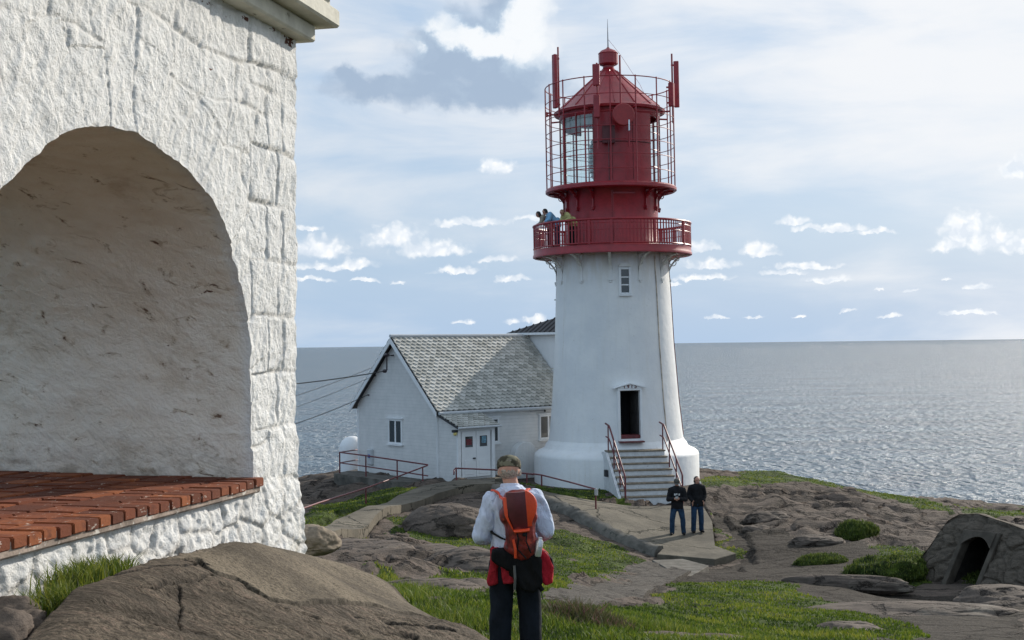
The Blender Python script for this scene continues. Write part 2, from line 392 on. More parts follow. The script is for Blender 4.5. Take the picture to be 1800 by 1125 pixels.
CP += [(4.1,52,-5.35),(4.1,56,-5.4),(0,57,-5.4),(-3,54,-5.25),(3,62,-5.8),(-8,62,-6.0),(9,58,-5.7),(12,61,-6.2),
       (0,0,-1.62),(0,4,-1.75),(0.05,10.8,-2.69),(-1,8,-2.0),(1.5,7,-1.9),(4,10,-2.9),(8,14,-4.0),(12,18,-4.8),(3,0,-1.9),(-2,0,-1.6),(-2.2,9.5,-2.1),(-1.6,8.2,-1.75),(-2.2,6,-1.75),(-3,11,-2.4),
       (-5,14,-3.0),(-7,20,-3.7),(-10,28,-4.4),(-14,36,-4.8),(-14,50,-6.0),(-20,40,-6.5),(-12,8,-2.0),(-12,0,-1.6),(14,4,-3.4),(20,12,-5.2),(24,25,-6.2),(26,40,-6.8),(28,55,-8.0),(0,-12,-1.6),(15,-10,-3),(-15,-12,-2),
       (1.0,13,-2.9),(2.6,11.5,-2.75)]
CP = np.array(CP, float)
def tps_fit(P, lam):
    n = len(P); d2 = ((P[:, None, :2] - P[None, :, :2])**2).sum(-1)
    K = np.where(d2 > 0, d2 * np.log(d2 + 1e-12), 0) * .5 + lam * np.eye(n)
    Q = np.c_[np.ones(n), P[:, :2]]
    A = np.block([[K, Q], [Q.T, np.zeros((3, 3))]])
    return np.linalg.solve(A, np.r_[P[:, 2], 0, 0, 0])
TW = tps_fit(CP, .04)
def smooth_z(x, y):
    x = np.atleast_1d(np.asarray(x, float)); y = np.atleast_1d(np.asarray(y, float)); out = np.empty(x.size)
    xf, yf = x.ravel(), y.ravel()
    for i in range(0, xf.size, 20000):
        a, b = xf[i:i+20000], yf[i:i+20000]
        d2 = (a[:, None] - CP[None, :, 0])**2 + (b[:, None] - CP[None, :, 1])**2
        out[i:i+20000] = (.5 * d2 * np.log(d2 + 1e-12)) @ TW[:len(CP)] + TW[-3] + TW[-2]*a + TW[-1]*b
    return out.reshape(x.shape)
def edgeY(x):
    return np.interp(x, [-60,-25,-14,-10,-4,3,8,12,16.5,18.5,30,60], [30,45,58,65,65,65,63,61,57.5,72,72,60])
def hit(px, py, y0=5.0, y1=75.0):
    """where the sight line through a photo point meets the smooth ground"""
    d = ray(px, py); Y = np.linspace(y0, y1, 700); X = d[0]/d[1]*Y; Z = d[2]/d[1]*Y
    g = smooth_z(X, Y); k = np.where(Z - g < 0)[0]
    k = k[0] if len(k) else len(Y)-1
    return np.array([X[k], Y[k], g[k]])
def inpoly(px, py, poly):
    c = np.zeros(px.shape, bool); n = len(poly)
    for i in range(n):
        x1, y1 = poly[i]; x2, y2 = poly[i-1]
        if y1 == y2: continue
        k = ((y1 > py) != (y2 > py)) & (px < (x2-x1)*(py-y1)/(y2-y1)+x1); c ^= k
    return c
def world_poly(pp): return [tuple(hit(a, b)[:2]) for a, b in pp]
GRASS = [
 [(512,928),(560,893),(640,872),(700,855),(740,860),(740,872),(690,897),(640,915),(600,932),(560,948)],
 [(600,948),(700,908),(765,884),(745,905),(722,938),(680,933),(620,950)],
 [(765,975),(800,948),(862,922),(960,918),(1010,926),(1060,948),(1130,972),(1145,984),(1110,1005),(1010,1028),(960,1050),(880,1058),(790,1052),(740,1030),(790,1012),(868,1010),(868,985),(810,972)],
  [(735,905),(800,940),(862,930),(872,975),(800,985),(762,962),(716,938)],
 [(758,1008),(872,1014),(872,1062),(778,1050)],
 [(640,1015),(770,1046),(900,1058),(955,1066),(1120,1076),(1290,1090),(1400,1100),(1560,1124),(1700,1145),(600,1145)],
 [(1140,1047),(1200,1029),(1330,1022),(1400,1034),(1450,1058),(1500,1078),(1600,1100),(1650,1124),(1300,1124),(1200,1090),(1130,1080),(1240,1070),(1165,1060)],
 [(1228,852),(1300,838),(1330,826),(1370,829),(1420,842),(1500,858),(1580,871),(1650,887),(1672,903),(1600,890),(1500,869),(1400,856),(1320,858),(1280,868),(1232,872)],
 [(1672,893),(1730,899),(1800,903),(1800,911),(1700,906)],
 [(1514,985),(1545,966),(1610,955),(1640,1000),(1640,1035),(1600,1040),(1540,1020)],
 [(1700,1048),(1730,1010),(1800,985),(1800,1040)],
 [(1252,900),(1262,925),(1276,950),(1294,963),(1262,972),(1256,940)],
 [(1040,908),(1070,914),(1100,932),(1122,950),(1090,948),(1060,930)],
 [(925,846),(1000,856),(1075,864),(1115,890),(1060,887),(980,874),(925,860)],
]
GRAVEL = [
 [(1256,900),(1330,930),(1480,955),(1560,965),(1530,1000),(1560,1030),(1640,1050),(1800,1052),(1800,1140),(1480,1140),(1400,1034),(1300,1022),(1160,1034),(1010,1062),(930,1066),(1000,1040),(1160,990),(1290,990),(1296,960)],
]
GW = [world_poly(p) for p in GRASS]; RW = [world_poly(p) for p in GRAVEL]
def cover(x, y):
    wx = x + .55*fbm(x*.9, y*.9, 0, 4, 31) * np.clip(y/30, .3, 1.3); wy = y + .9*fbm(x*.9, y*.9, 3, 4, 32) * np.clip(y/30, .3, 1.3)
    g = np.zeros(x.shape, bool); r = np.zeros(x.shape, bool)
    for p in GW: g |= inpoly(wx, wy, p)
    for p in RW: r |= inpoly(wx, wy, p)
    g |= (y < 13.3) & (y > 9.5) & (x > -1.2)
    g |= (y < 12) & (fbm(x*.4, y*.4, 0, 3, 5) > -.15)
    g |= ((x < -16) | (x > 22)) & (y > 12) & (fbm(x*.25, y*.25, 0, 3, 6) > .1)
    # patches of bare rock in the turf
    g &= ~((fbm(x*.8, y*.5, 0, 3, 44) > .55) & (y > 14))
    return g.astype(float), (r & ~g).astype(float)
def soft_cover(x, y, d=.45):
    G = R_ = 0
    for ox, oy in ((0, 0), (d, 0), (-d, 0), (0, d*1.6), (0, -d*1.6), (d*.7, d), (-d*.7, -d)):
        g, r = cover(x+ox, y+oy); G = G+g; R_ = R_+r
    return G/7, R_/7
def rock_relief(x, y):
    a = .5; u = x*math.cos(a)+y*math.sin(a); v = -x*math.sin(a)+y*math.cos(a)
    w = fbm(x*.35, y*.35, 0, 3, 50)
    big = fbm(u*.22+w, v*.42, 0, 4, 51)
    t_ = v*.75 + 1.3*w + .25*u; saw = t_ - np.floor(t_)
    ledge = ss(0, .8, saw) - ss(.86, 1.0, saw)
    crack = -np.exp(-((fbm(u*.5, v*.9, 0, 3, 53))/.035)**2)
    return big*.36 + ledge*.22*(.5+vn(u*.5, v*.5, 0, 55)) + .17*crack + .09*fbm(u*1.6, v*3.2, 0, 4, 54)
def near_pad(x, y):
    k = pad_mask(x, y)
    for dx, dy in ((0, .8), (0, 1.8), (0, 3.2), (0, 5), (.6, .6), (-.6, .6), (0, -.6), (.8, 2.4), (-.8, 2.4)): k = np.maximum(k, pad_mask(x+dx, y+dy)*(1 if abs(dy) < 1 else .9))
    return k
FLAT = [(4.1, 52, 3.9, -5.35)]
q_ = at(1680, 1046, 31.5); FLAT.append((float(q_[0]), 32.3, 1.5, float(q_[2])-.12))
def ground(x, y, g=None, r=None, full=False):
    x = np.atleast_1d(np.asarray(x, float)); y = np.atleast_1d(np.asarray(y, float))
    g, r = soft_cover(x, y)
    z = smooth_z(x, y)
    rk = np.clip(1-g-r, 0, 1)
    far = np.clip(y/25, .15, 1)
    npd = near_pad(x, y)
    z = z - .12*npd
    z = z + rk**1.3*(rock_relief(x, y)-.08)*far*(1-.85*npd) + g*(1-.6*npd)*(.07 + .10*fbm(x*1.1, y*1.1, 0, 4, 60)) * far + r*.03*fbm(x*1.5, y*1.5, 0, 3, 61)
    for fx, fy, fr, fz in FLAT:
        d = np.hypot(x-fx, y-fy); k = ss(fr+1.2, fr, d); z = z*(1-k) + fz*k
    k = pad_mask(x, y); z = z - .26*k
    e = y - edgeY(x) - 1.2*fbm(x*.3, y*.1, 0, 4, 70)
    z = z - np.where(e > 0, e*.9 + .12*e**2, 0)
    ex = np.maximum(np.abs(x-4)-34, 0); z = z - ex*1.2
    z = np.maximum(z, -46)
    return z
# paved strips laid out over the smooth ground
def resample(P, n):
    P = np.array(P, float); d = np.r_[0, np.cumsum(np.linalg.norm(np.diff(P, axis=0), axis=1))]
    t_ = np.linspace(0, d[-1], n); return np.c_[[np.interp(t_, d, P[:, i]) for i in range(P.shape[1])]].T
RAMP_L = [tuple(hit(a, b)[:2]) for a, b in [(560,936),(588,922),(640,900),(700,877),(745,860),(790,852),(822,848),(870,846)]]
RAMP_R = [tuple(hit(a, b)[:2]) for a, b in [(566,952),(592,942),(660,914),(720,891),(770,873),(810,862),(835,858),(870,856)]]
PAD_L = [tuple(hit(a, b)[:2]) for a, b in [(868,858),(920,866),(960,880),(1005,898),(1045,918),(1080,938),(1120,956),(1162,970)]]
PAD_R = [tuple(hit(a, b)[:2]) for a, b in [(868,848),(915,856),(970,870),(1040,882),(1110,892),(1236,894),(1252,920),(1257,966)]]
PADS = [RAMP_L + RAMP_R[::-1], PAD_L + PAD_R[::-1]]
def pad_mask(x, y):
    k = np.zeros(x.shape, bool)
    for p in PADS: k |= inpoly(x, y, p)
    return k.astype(float)
def spaced(stops):
    out = []
    for a, b, st in stops: out += list(np.arange(a, b, st))
    return np.array(out + [stops[-1][1]])
gx = spaced([(-60,-20,1.2),(-20,-9,.3),(-9,-4,.13),(-4,4,.075),(4,14,.1),(14,24,.16),(24,66,1.2)])
gy = spaced([(-25,3,.8),(3,12,.2),(12,24,.10),(24,46,.13),(46,64,.16),(64,76,.4),(76,130,2.5)])
GX, GY = np.meshgrid(gx, gy, indexing='ij'); fx, fy = GX.ravel(), GY.ravel()
g_, r_ = cover(fx, fy); fz = ground(fx, fy, g_, r_)
terr = np_mesh('terrain', np.c_[fx, fy, fz], grid_faces(len(gx), len(gy)), M['terrain'], attrs={'grass': g_, 'gravel': r_})
tag(terr, kind='structure')
def gz(x, y): return float(ground(np.array([x]), np.array([y]))[0])

def paved(name, L, Rr, h, mat, nu=90, nv=14, thick=.5, relief=.02):
    A = resample(L, nu); B = resample(Rr, nu); w = np.linspace(0, 1, nv)
    X = A[:, None, 0]*(1-w)+B[:, None, 0]*w; Y = A[:, None, 1]*(1-w)+B[:, None, 1]*w
    Z = smooth_z(X, Y)+h+relief*fbm(X*.8, Y*.8, 0, 4, 80)
    top = np.stack([X, Y, Z], -1)
    ring = np.concatenate([top[:1]-[0, 0, thick], top, top[-1:]-[0, 0, thick]], 0)
    ring = np.concatenate([ring[:, :1]-[0, 0, thick], ring, ring[:, -1:]-[0, 0, thick]], 1)
    o = np_mesh(name, ring.reshape(-1, 3), grid_faces(nu+2, nv+2), mat, smooth=True, sharp=40)
    return tag(o, kind='structure')
paved('sloping_path', RAMP_L, RAMP_R, .12, M['concrete'])
paved('concrete_pavement', PAD_L, PAD_R, .05, M['concrete'])
# kerb along the low side of the pavement
K = resample([tuple(p) for p in PAD_L], 70); kz = smooth_z(K[:, 0], K[:, 1])
dK = np.gradient(K, axis=0); dK /= np.linalg.norm(dK, axis=1)[:, None]; nK = np.c_[dK[:, 1], -dK[:, 0]]
off = [(-.12, .05), (-.1, .13), (.12, .14), (.3, .02), (.42, -.5)]
if (K[35]+nK[35])[1] > K[35][1]: nK = -nK
KV = np.array([[K[i, 0]+nK[i, 0]*a, K[i, 1]+nK[i, 1]*a, kz[i]+b_+.02*math.sin(i*1.3)] for i in range(70) for a, b_ in off])
KV = KV.reshape(70, 5, 3); KV = np.concatenate([KV[:1]-[0, 0, .6], KV, KV[-1:]-[0, 0, .6]], 0).reshape(-1, 3)
tag(np_mesh('kerb', KV, grid_faces(72, 5), M['darkconcrete'], sharp=60), kind='structure')
# broken slabs below the pavement end
def slab(pp, h, t_, mat=M['concrete'], name='pavement_slab'):
    P = [hit(a, b) for a, b in pp]; mb = MB(); n = len(P); z = float(np.mean([p[2] for p in P]))
    vs = [(p[0], p[1], .6*p[2]+.4*z+h) for p in P] + [(p[0], p[1], .6*p[2]+.4*z+h-t_) for p in P]
    mb.add(vs, [tuple(range(n)), tuple(range(2*n-1, n-1, -1))]+[(i, (i+1) % n, (i+1) % n+n, i+n) for i in range(n)])
    return tag(mb.build(name, mat, bevel=.015), kind='structure')
slab([(1155,978),(1170,962),(1256,961),(1294,979),(1256,990),(1200,984)], .07, .3)
slab([(1146,990),(1200,992),(1246,1000),(1208,1016),(1185,1010),(1168,1000)], .06, .3, M['darkconcrete'])
# rough stone path lit by the sun
def m_roughpath():
    m, t, c, b, co = rockmat('rough_path', (.07, .06, .05), (.12, .105, .09), (.03, .026, .022), 3.4, (.27, .245, .215), .7, .06)
    t.finish(c, .85, b); return m
M['rpath'] = m_roughpath()
pl = [tuple(hit(a, b)[:2]) for a, b in [(1140,990),(1075,1008),(1010,1028),(960,1050),(915,1066)]]
pr = [tuple(hit(a, b)[:2]) for a, b in [(1215,1008),(1180,1026),(1150,1040),(1130,1056),(1040,1072)]]
paved('rough_path', pl, pr, .06, M['rpath'], 120, 50, .4, .10)

# ------------------------------------------------------------------ sea
def m_sea():
    m, t = newmat('sea_water')
    a = t.noise(t.coord((.24, .13, 1), (0, 0, -.3)), 1.0, 2, .5, .6)
    b = t.noise(t.coord((.55, .40, 1), (0, 0, .2)), 1.0, 4, .65)
    d = t.noise(t.coord((.012, .03, 1), (0, 0, .1)), 1.0, 5, .6, .5)
    h = t.math('ADD', t.math('ADD', t.math('MULTIPLY', a, 2.7), t.math('MULTIPLY', b, .9)), t.math('MULTIPLY', d, 4.5))
    col = t.mix(t.sm(d, .35, .65), (.02, .055, .085, 1), (.045, .095, .135, 1))
    t.finish(col, .26, t.bump(h, 1.0, 2.2), IOR=1.33, Specular_IOR_Level=.36); return m
sy = np.geomspace(60, 90000, 60); sy = np.r_[-3000, -200, 0, sy]; sx = np.r_[-np.geomspace(80000, 100, 12), 0, np.geomspace(100, 80000, 12)]
SX, SY = np.meshgrid(sx, sy, indexing='ij')
tag(np_mesh('sea', np.c_[SX.ravel(), SY.ravel(), np.full(SX.size, -42.0)], grid_faces(len(sx), len(sy)), m_sea(), smooth=False), kind='structure')

# ------------------------------------------------------------------ grass blades
def blades(name, x, y, z, hgt, wid, mat, lean=.5, rnd=None, parent=None):
    n = len(x); th = RNG.uniform(0, 2*np.pi, n); la = RNG.uniform(.1, lean, n); ld = RNG.uniform(0, 2*np.pi, n)
    wx, wy = np.cos(th)*wid/2, np.sin(th)*wid/2
    lx, ly = np.cos(ld)*la*hgt, np.sin(ld)*la*hgt
    b0 = np.c_[x-wx, y-wy, z-.01]; b1 = np.c_[x+wx, y+wy, z-.01]
    m0 = np.c_[x-wx*.7+lx*.35, y-wy*.7+ly*.35, z+hgt*.6]; m1 = np.c_[x+wx*.7+lx*.35, y+wy*.7+ly*.35, z+hgt*.6]
    tp = np.c_[x+lx, y+ly, z+hgt]
    V = np.stack([b0, b1, m1, m0, tp], 1).reshape(-1, 3); i = np.arange(n)[:, None]*5
    Fq = np.concatenate([np.c_[i, i+1, i+2], np.c_[i, i+2, i+3], np.c_[i+3, i+2, i+4]], 0)
    r = np.repeat(rnd if rnd is not None else RNG.random(n), 5)
    return np_mesh(name, V, Fq, mat, parent, smooth=False, attrs={'rnd': r})
n = 520000
Yr = np.exp(RNG.uniform(np.log(11.0), np.log(62), n)); Xr = RNG.uniform(-.42, .42, n)*Yr
g, r2 = cover(Xr, Yr); k = (g > .5) & (RNG.random(n) < .62)
clump = fbm(Xr*1.1, Yr*1.1, 0, 3, 91); k &= (clump > -.5)
k &= pad_mask(Xr, Yr) < .5
Xr, Yr, clump = Xr[k], Yr[k], clump[k]; zz = ground(Xr, Yr, np.ones_like(Xr), np.zeros_like(Xr))
hh = (.035+.05*RNG.random(len(Xr)))*(1+.7*np.clip(clump, -.5, 1)); hh *= np.clip(1.9-Yr/24, .75, 1.5)*.78
blades('grass', Xr, Yr, zz, hh, .010+Yr*.0006, M['grass'], .9, np.clip(.42+.75*clump+.25*fbm(Xr*.45, Yr*.45, 0, 3, 93)+.22*RNG.standard_normal(len(Xr)), 0, 1))['kind'] = 'stuff'
print('blades', len(Xr))
def tufts(name, spots, mat, n_each, h, w, lean=.8, label=None, cat=None, group=None, spread=.25, kind=None):
    X, Y, Z, H, Rn = [], [], [], [], []
    for (x, y, s) in spots:
        k = int(n_each*s*s); a = RNG.normal(0, spread*s, (k, 2)); X.append(x+a[:, 0]); Y.append(y+a[:, 1])
        H.append(h*s*RNG.uniform(.45, 1.1, k)*np.exp(-(a**2).sum(1)/(2*(spread*s*1.6)**2))); Rn.append(np.clip(RNG.normal(.5, .28, k), 0, 1))
    X = np.concatenate(X); Y = np.concatenate(Y); H = np.concatenate(H)
    Z = ground(X, Y)
    o = blades(name, X, Y, Z, H, w, mat, lean, np.concatenate(Rn)); return tag(o, label, cat, group, kind)
# taller meadow grass near the viewer
sp = []
for px, py in [(700,1030),(715,1045),(735,1055),(755,1070),(775,1085),(800,1095),(830,1100),(860,1108),(960,1095),(985,1108),(730,1040),(748,1062),(790,1102),(980,1085),(1090,1100),(1130,1110),(1180,1112)]:
    p = hit(px, py+6, 9.5); sp.append((p[0], p[1], RNG.uniform(.8, 1.2)))
tufts('tall_grass', sp, M['grass'], 360, .16, .008, 1.0, spread=.3, kind='stuff')
p = hit(1022, 1105, 9.5); tufts('heather_bush', [(p[0], p[1], 1.25), (p[0]-.25, p[1]+.1, .8), (p[0]+.3, p[1]-.05, .8)], M['heather'], 1300, .24, .012, .9,
      'low dark heather bush at the bottom edge just right of the hiker', 'bush', spread=.2)

# ------------------------------------------------------------------ arched stone building at the left
C0 = at(520, 605, 9.0)
bld = empty('stone_building', (C0[0], C0[1], 0), R(76.5), 'whitewashed rough stone building with a deep arched niche and a brick sill', 'building')
# local frame: x = -s (s runs from the far corner towards the viewer), y = into the wall, z up
ARCH = [(.725,-.84),(.722,-.55),(.722,-.3),(.728,-.03),(.76,.18),(.841,.39),(1.034,.689),(1.257,.871),(1.605,1.03),(2.047,1.12),(2.3,1.13),(2.468,1.11),(2.748,1.037),(3.029,.883),(3.286,.70),(3.5,.47),(3.66,.2),(3.74,-.1),(3.77,-.4),(3.78,-.84)]
def catmull(P, n):
    P = np.array(P, float); P = np.vstack([2*P[0]-P[1], P, 2*P[-1]-P[-2]]); out = []
    for i in range(1, len(P)-2):
        for t in np.linspace(0, 1, 14, endpoint=False):
            a, b, c, d = P[i-1:i+3]; out.append(.5*((2*b)+(-a+c)*t+(2*a-5*b+4*c-d)*t*t+(-a+3*b-3*c+d)*t**3))
    out.append(P[-2]); return resample(out, n)
def cell_edges(u, v, seed, cw, ch, jit=.5):
    """irregular coursed masonry: distance to the nearest joint and a per-stone random"""
    vv = v/ch + .22*fbm(u*1.1, v*1.1, 0, 2, seed+9); row = np.floor(vv); fv = vv-row
    rr = _h(row, row*0, row*0, seed); wcell = cw*(.75+.7*_h(row, row*0+3, row*0, seed))
    uu = (u+rr*7.3)/wcell + .30*jit*fbm(u*1.7, v*1.7, 0, 2, seed+5); cl = np.floor(uu); fu = uu-cl
    d = np.minimum(np.minimum(fu, 1-fu)*wcell, np.minimum(fv, 1-fv)*ch)
    return d, _h(cl, row, row*0+1, seed)
AC = (2.25, -.35)
def relief(s, z):
    wob = .03*fbm(s*3, z*3, 0, 3, 100)
    ra = np.hypot(s-AC[0], z-AC[1]); an = np.arctan2(z-AC[1], s-AC[0])
    # general masonry
    d, rn = cell_edges(s+wob, z+wob, 101, .42, .30, 1.0)
    # voussoirs
    aa = an/.165 + .25*fbm(an*3, ra*2, 0, 2, 103); ca = np.floor(aa); fa = aa-ca
    ring = 1.93 + .1*(_h(ca, ca*0, ca*0, 104)-.5)*2
    dv = np.minimum(np.minimum(fa, 1-fa)*.165*ra, np.abs(ra-ring)); rv = _h(ca, ca*0, ca*0, 105)
    V = (ra < ring) & (z > -.4)
    d = np.where(V, dv*1.2+.012, d); rn = np.where(V, rv, rn)
    # quoins by the corner
    hq = .36; zr = (z+.16)/hq + .05*fbm(s*3, z*1.2, 0, 2, 106); q = np.floor(zr); fq = zr-q; wq = np.where(q % 2 == 0, .46, .70)
    js = np.where(q % 2 == 0, .22, .30)
    dq = np.minimum(np.minimum(fq, 1-fq)*hq, np.minimum(np.abs(s-js+.03*wob), np.abs(wq-s)))
    Q = (s < wq) & (z > -.84) & (z < 1.75); d = np.where(Q, dq, d); rn = np.where(Q, _h(q, q*0+2, q*0, 107), rn)
    # rubble plinth
    B = z < -.84
    gxx, gzz = s*3.6+.4*fbm(s*3, z*3, 0, 2, 108), z*4.6; bi, bj = np.floor(gxx), np.floor(gzz)
    m1 = np.full(s.shape, 9.); m2 = np.full(s.shape, 9.); rid = np.zeros(s.shape)
    for di in (-1, 0, 1):
        for dj in (-1, 0, 1):
            cx, cz = bi+di, bj+dj; jx = cx+.15+.7*_h(cx, cz, cz*0, 109); jz = cz+.15+.7*_h(cx, cz, cz*0+1, 109)
            dd = np.hypot(gxx-jx, gzz-jz); nw = dd < m1
            m2 = np.where(nw, m1, np.minimum(m2, dd)); rid = np.where(nw, _h(cx, cz, cz*0+2, 109), rid); m1 = np.minimum(m1, dd)
    db = (m2-m1)*.16
    jd = .75+.5*fbm(s*2.3, z*2.3, 0, 3, 110)
    groove = (1-ss(.0, .020+.014*vn(s*5, z*5, 0, 117), d))*np.clip(.62+1.0*fbm(s*2.3, z*2.3, 0, 3, 110), .15, 1)
    h = -.016*groove + .016*(rn-.5) + .014*fbm(s*2.6, z*2.6, 0, 4, 111) + .013*fbm(s*8, z*8, 0, 5, 112, .6) + .007*(1-np.abs(fbm(s*10+z*3, z*6+s*4, 0, 4, 114))*2.5)
    h = h - .022*np.clip(fbm(s*5, z*5, 2, 3, 115)-.32, 0, 1)
    hb = .011*ss(.0, .03, db) + .022*(rid-.5) + .017*fbm(s*6, z*6, 0, 5, 113, .62) + .014*fbm(s*25, z*25, 0, 3, 118) - .018*np.abs(fbm(s*8, z*8, 4, 4, 119, .6)) + .085*np.clip(-.84-z, 0, 1.2)
    k = ss(-.80, -.90, z); h = h*(1-k)+hb*k
    cav = np.where(B, 1-ss(0, .05, db), groove)
    return h, cav
def wallpos(s, z):
    h, cav = relief(s, z)
    edge = ss(.35, 0, s); ds = -edge*(.012*ss(-.8, -.92, z)+.035*fbm(z*6, z*0+.5, 0, 3, 120)+ .03*np.clip(-.84-z, 0, 1) + .03*ss(.6, 2.0, z))
    return np.stack([-(s+ds), -h, z], -1), cav
NA, NR = 720, 150
A = catmull(ARCH, NA); fo = np.array([2.25, -.84])
A = A + np.c_[.010*fbm(A[:, 0]*9, A[:, 1]*9, 0, 3, 130), .010*fbm(A[:, 0]*9, A[:, 1]*9, 5, 3, 130)]*np.sin(np.linspace(0, np.pi, NA))[:, None]**.3
A[0] = (.725, -.84); A[-1] = (3.78, -.84)
dr = A-fo; X0, X1, ZT = 0.0, 8.0, 2.12
with np.errstate(divide='ignore'):
    t1 = np.where(dr[:, 0] < 0, (X0-fo[0])/dr[:, 0], (X1-fo[0])/dr[:, 0]); t2 = np.where(dr[:, 1] > 1e-6, (ZT-fo[1])/np.maximum(dr[:, 1], 1e-6), 1e9)
O = fo + dr*np.minimum(t1, t2)[:, None]
for cx in (X0, X1):
    j = np.argmin(np.hypot(O[:, 0]-cx, O[:, 1]-ZT)); O[j] = (cx, ZT)
w = np.linspace(0, 1, NR)[None, :, None]**1.15
G2 = A[:, None]*(1-w)+O[:, None]*w
P3, cav = wallpos(G2[..., 0], G2[..., 1])
# lower wall
s_, z_ = np.meshgrid(np.r_[np.linspace(0, 3.8, 330), np.linspace(3.85, 8.0, 80)], np.linspace(-.84, -2.6, 150), indexing='ij')
P4, cav4 = wallpos(s_, z_)
V = [P3.reshape(-1, 3), P4.reshape(-1, 3)]; n0 = NA*NR
Fs = [grid_faces(NA, NR, True), grid_faces(*s_.shape, True)+n0]; cv = [cav.ravel(), cav4.ravel()]
# far end wall, turned round the corner
for P_, idx in ((P3[:np.argmin(np.hypot(O[:, 0]-X0, O[:, 1]-ZT))+1, -1], 0), (P4[0], 1)):
    nn = sum(len(a) for a in V); m_ = len(P_); ys = np.array([0, .015, .06, .3, .8, 1.3, 1.9])
    E = np.stack([np.repeat(P_[:, None, 0], 7, 1)+.01*np.sqrt(ys)[None]*0+np.where(ys[None] > 0, .006, 0), P_[:, None, 1]+ys[None], np.repeat(P_[:, None, 2], 7, 1)], -1)
    V.append(E.reshape(-1, 3)); Fs.append(grid_faces(m_, 7)+nn); cv.append(np.zeros(m_*7))
wallo = np_mesh('front_wall', np.concatenate(V), np.concatenate(Fs), M['stone'], bld, attrs={'cav': np.concatenate(cv), 'inner': np.zeros(sum(len(a) for a in V))})
# barrel vault behind the arch
ND = 70; dep = np.linspace(0, 1, ND)**1.2*1.9
ring = P3[:, 0]; nrm = np.gradient(A, axis=0); nrm /= np.linalg.norm(nrm, axis=1)[:, None]; nin = np.c_[-nrm[:, 1], nrm[:, 0]]   # outwards of the opening
if ((A+nin*.1-AC)**2).sum() < ((A-AC)**2).sum(): nin = -nin
al = np.linspace(0, 5.2, NA)
hh = .018*fbm(al[:, None]*1.6+0*dep[None], 1.2*dep[None]+0*al[:, None], 0, 4, 140) + .014*fbm(al[:, None]*7+2.2*dep[None], dep[None]*4+0*al[:, None], 0, 4, 141)
dd, rn2 = cell_edges(dep[None]+0*al[:, None], al[:, None]+0*dep[None], 150, .5, .26, .8)
hh = hh + .004*(rn2-.5) - .003*(1-ss(0, .018, dd))*np.clip(fbm(al[:, None]*2+0*dep[None], dep[None]*2+0*al[:, None], 0, 3, 142)*2, 0, 1)
hh = hh*ss(0, .06, dep)[None] + .012*ss(.0, .03, dep)[None]*0
SV = A[:, None, :] + nin[:, None, :]*hh[..., None]
VV = np.stack([-SV[..., 0], ring[:, 1][:, None]*(1-ss(0, .1, dep))[None]+dep[None], SV[..., 1]], -1); VV[:, 0] = ring
inner = np.repeat(ss(.0, .10, dep)[None], NA, 0)
np_mesh('arch_vault', VV.reshape(-1, 3), grid_faces(NA, ND), M['stone'], bld, attrs={'cav': (.25*(1-ss(0, .012, dd))).ravel(), 'inner': inner.ravel()})
BV = np.stack([-G2[:, ::10, 0], np.full(G2[:, ::10, 0].shape, 1.9), G2[:, ::10, 1]], -1); nb2 = BV.shape[1]
bz_ = MB(); bz_.box(-8.0, -.02, .35, 1.9, -2.6, -.86)
np_mesh('rear_wall', BV.reshape(-1, 3), grid_faces(NA, nb2), M['stone'], bld, attrs={'cav': np.zeros(NA*nb2), 'inner': np.zeros(NA*nb2)})  # unseen far end left open so that light reaches the vault
bz_.build('plinth_core', M['stone'], bld)
# cornice: fascia, step and top slab
mb = MB(); mb.box(-8.0, .12, -.115, 2.0, 2.085, 2.20); mb.build('cornice_moulding', M['cornice'], bld, bevel=.012)
mb = MB(); mb.box(-8.0, .25, -.245, 2.15, 2.203, 2.33); mb.build('cornice_slab', M['cornice'], bld, bevel=.015)
mb = MB(); mb.box(-8.0, .2, -.195, 2.1, 2.333, 2.42); mb.box(-8.0, .28, -.27, 2.17, 2.423, 2.5); mb.build('roof_edge', M['cornice'], bld, bevel=.012)
# brick sill: rows of bricks, each its own tint
def bricks():
    mb = MB(); rn = []
    s = .705; rows = [(-.07, .145), (.158, .378), (.390, .61), (.622, .84), (.852, 1.07), (1.082, 1.30), (1.31, 1.53), (1.54, 1.76), (1.77, 1.88)]
    for ri, (a, b) in enumerate(rows):
        s = .70 if ri == 0 else .738
        end = 3.84 if ri == 0 else 3.77
        while s < end:
            wd = random.choice([.105, .11, .115, .118]) if ri < 1 else random.choice([.108, .112, .22])
            wd = min(wd, end-s+.02)
            j = [random.uniform(-.006, .006) for _ in range(6)]; dz = random.uniform(-.004, .004)
            fr = random.uniform(-.006, .006) if ri == 0 else 0
            z1 = -.812 + .018*a + dz
            T = Matrix.Translation((-(s+wd/2), (a+b)/2, z1-.025)) @ Euler((random.uniform(-.008, .008), random.uniform(-.012, .012), random.uniform(-.015, .015))).to_matrix().to_4x4()
            n = len(mb.v); mb.box(-wd/2+.002, wd/2-.002, (a-b)/2+fr, (b-a)/2, -.027, .027, T); rn += [random.random()]*8
            s += wd+.009
    me_o = mb.build('brick_sill', M['brick'], bld)
    return me_o, rn
bo, rn = bricks()
a_ = bo.data.attributes.new('rnd', 'FLOAT', 'POINT')
bm = bmesh.new(); bm.from_mesh(bo.data); lay = bm.verts.layers.float['rnd']
bm.verts.ensure_lookup_table()
for v_, r_v in zip(bm.verts, rn): v_[lay] = r_v
bmesh.ops.bevel(bm, geom=bm.edges[:], offset=.005, segments=2, affect='EDGES')
bm.to_mesh(bo.data); bm.free()
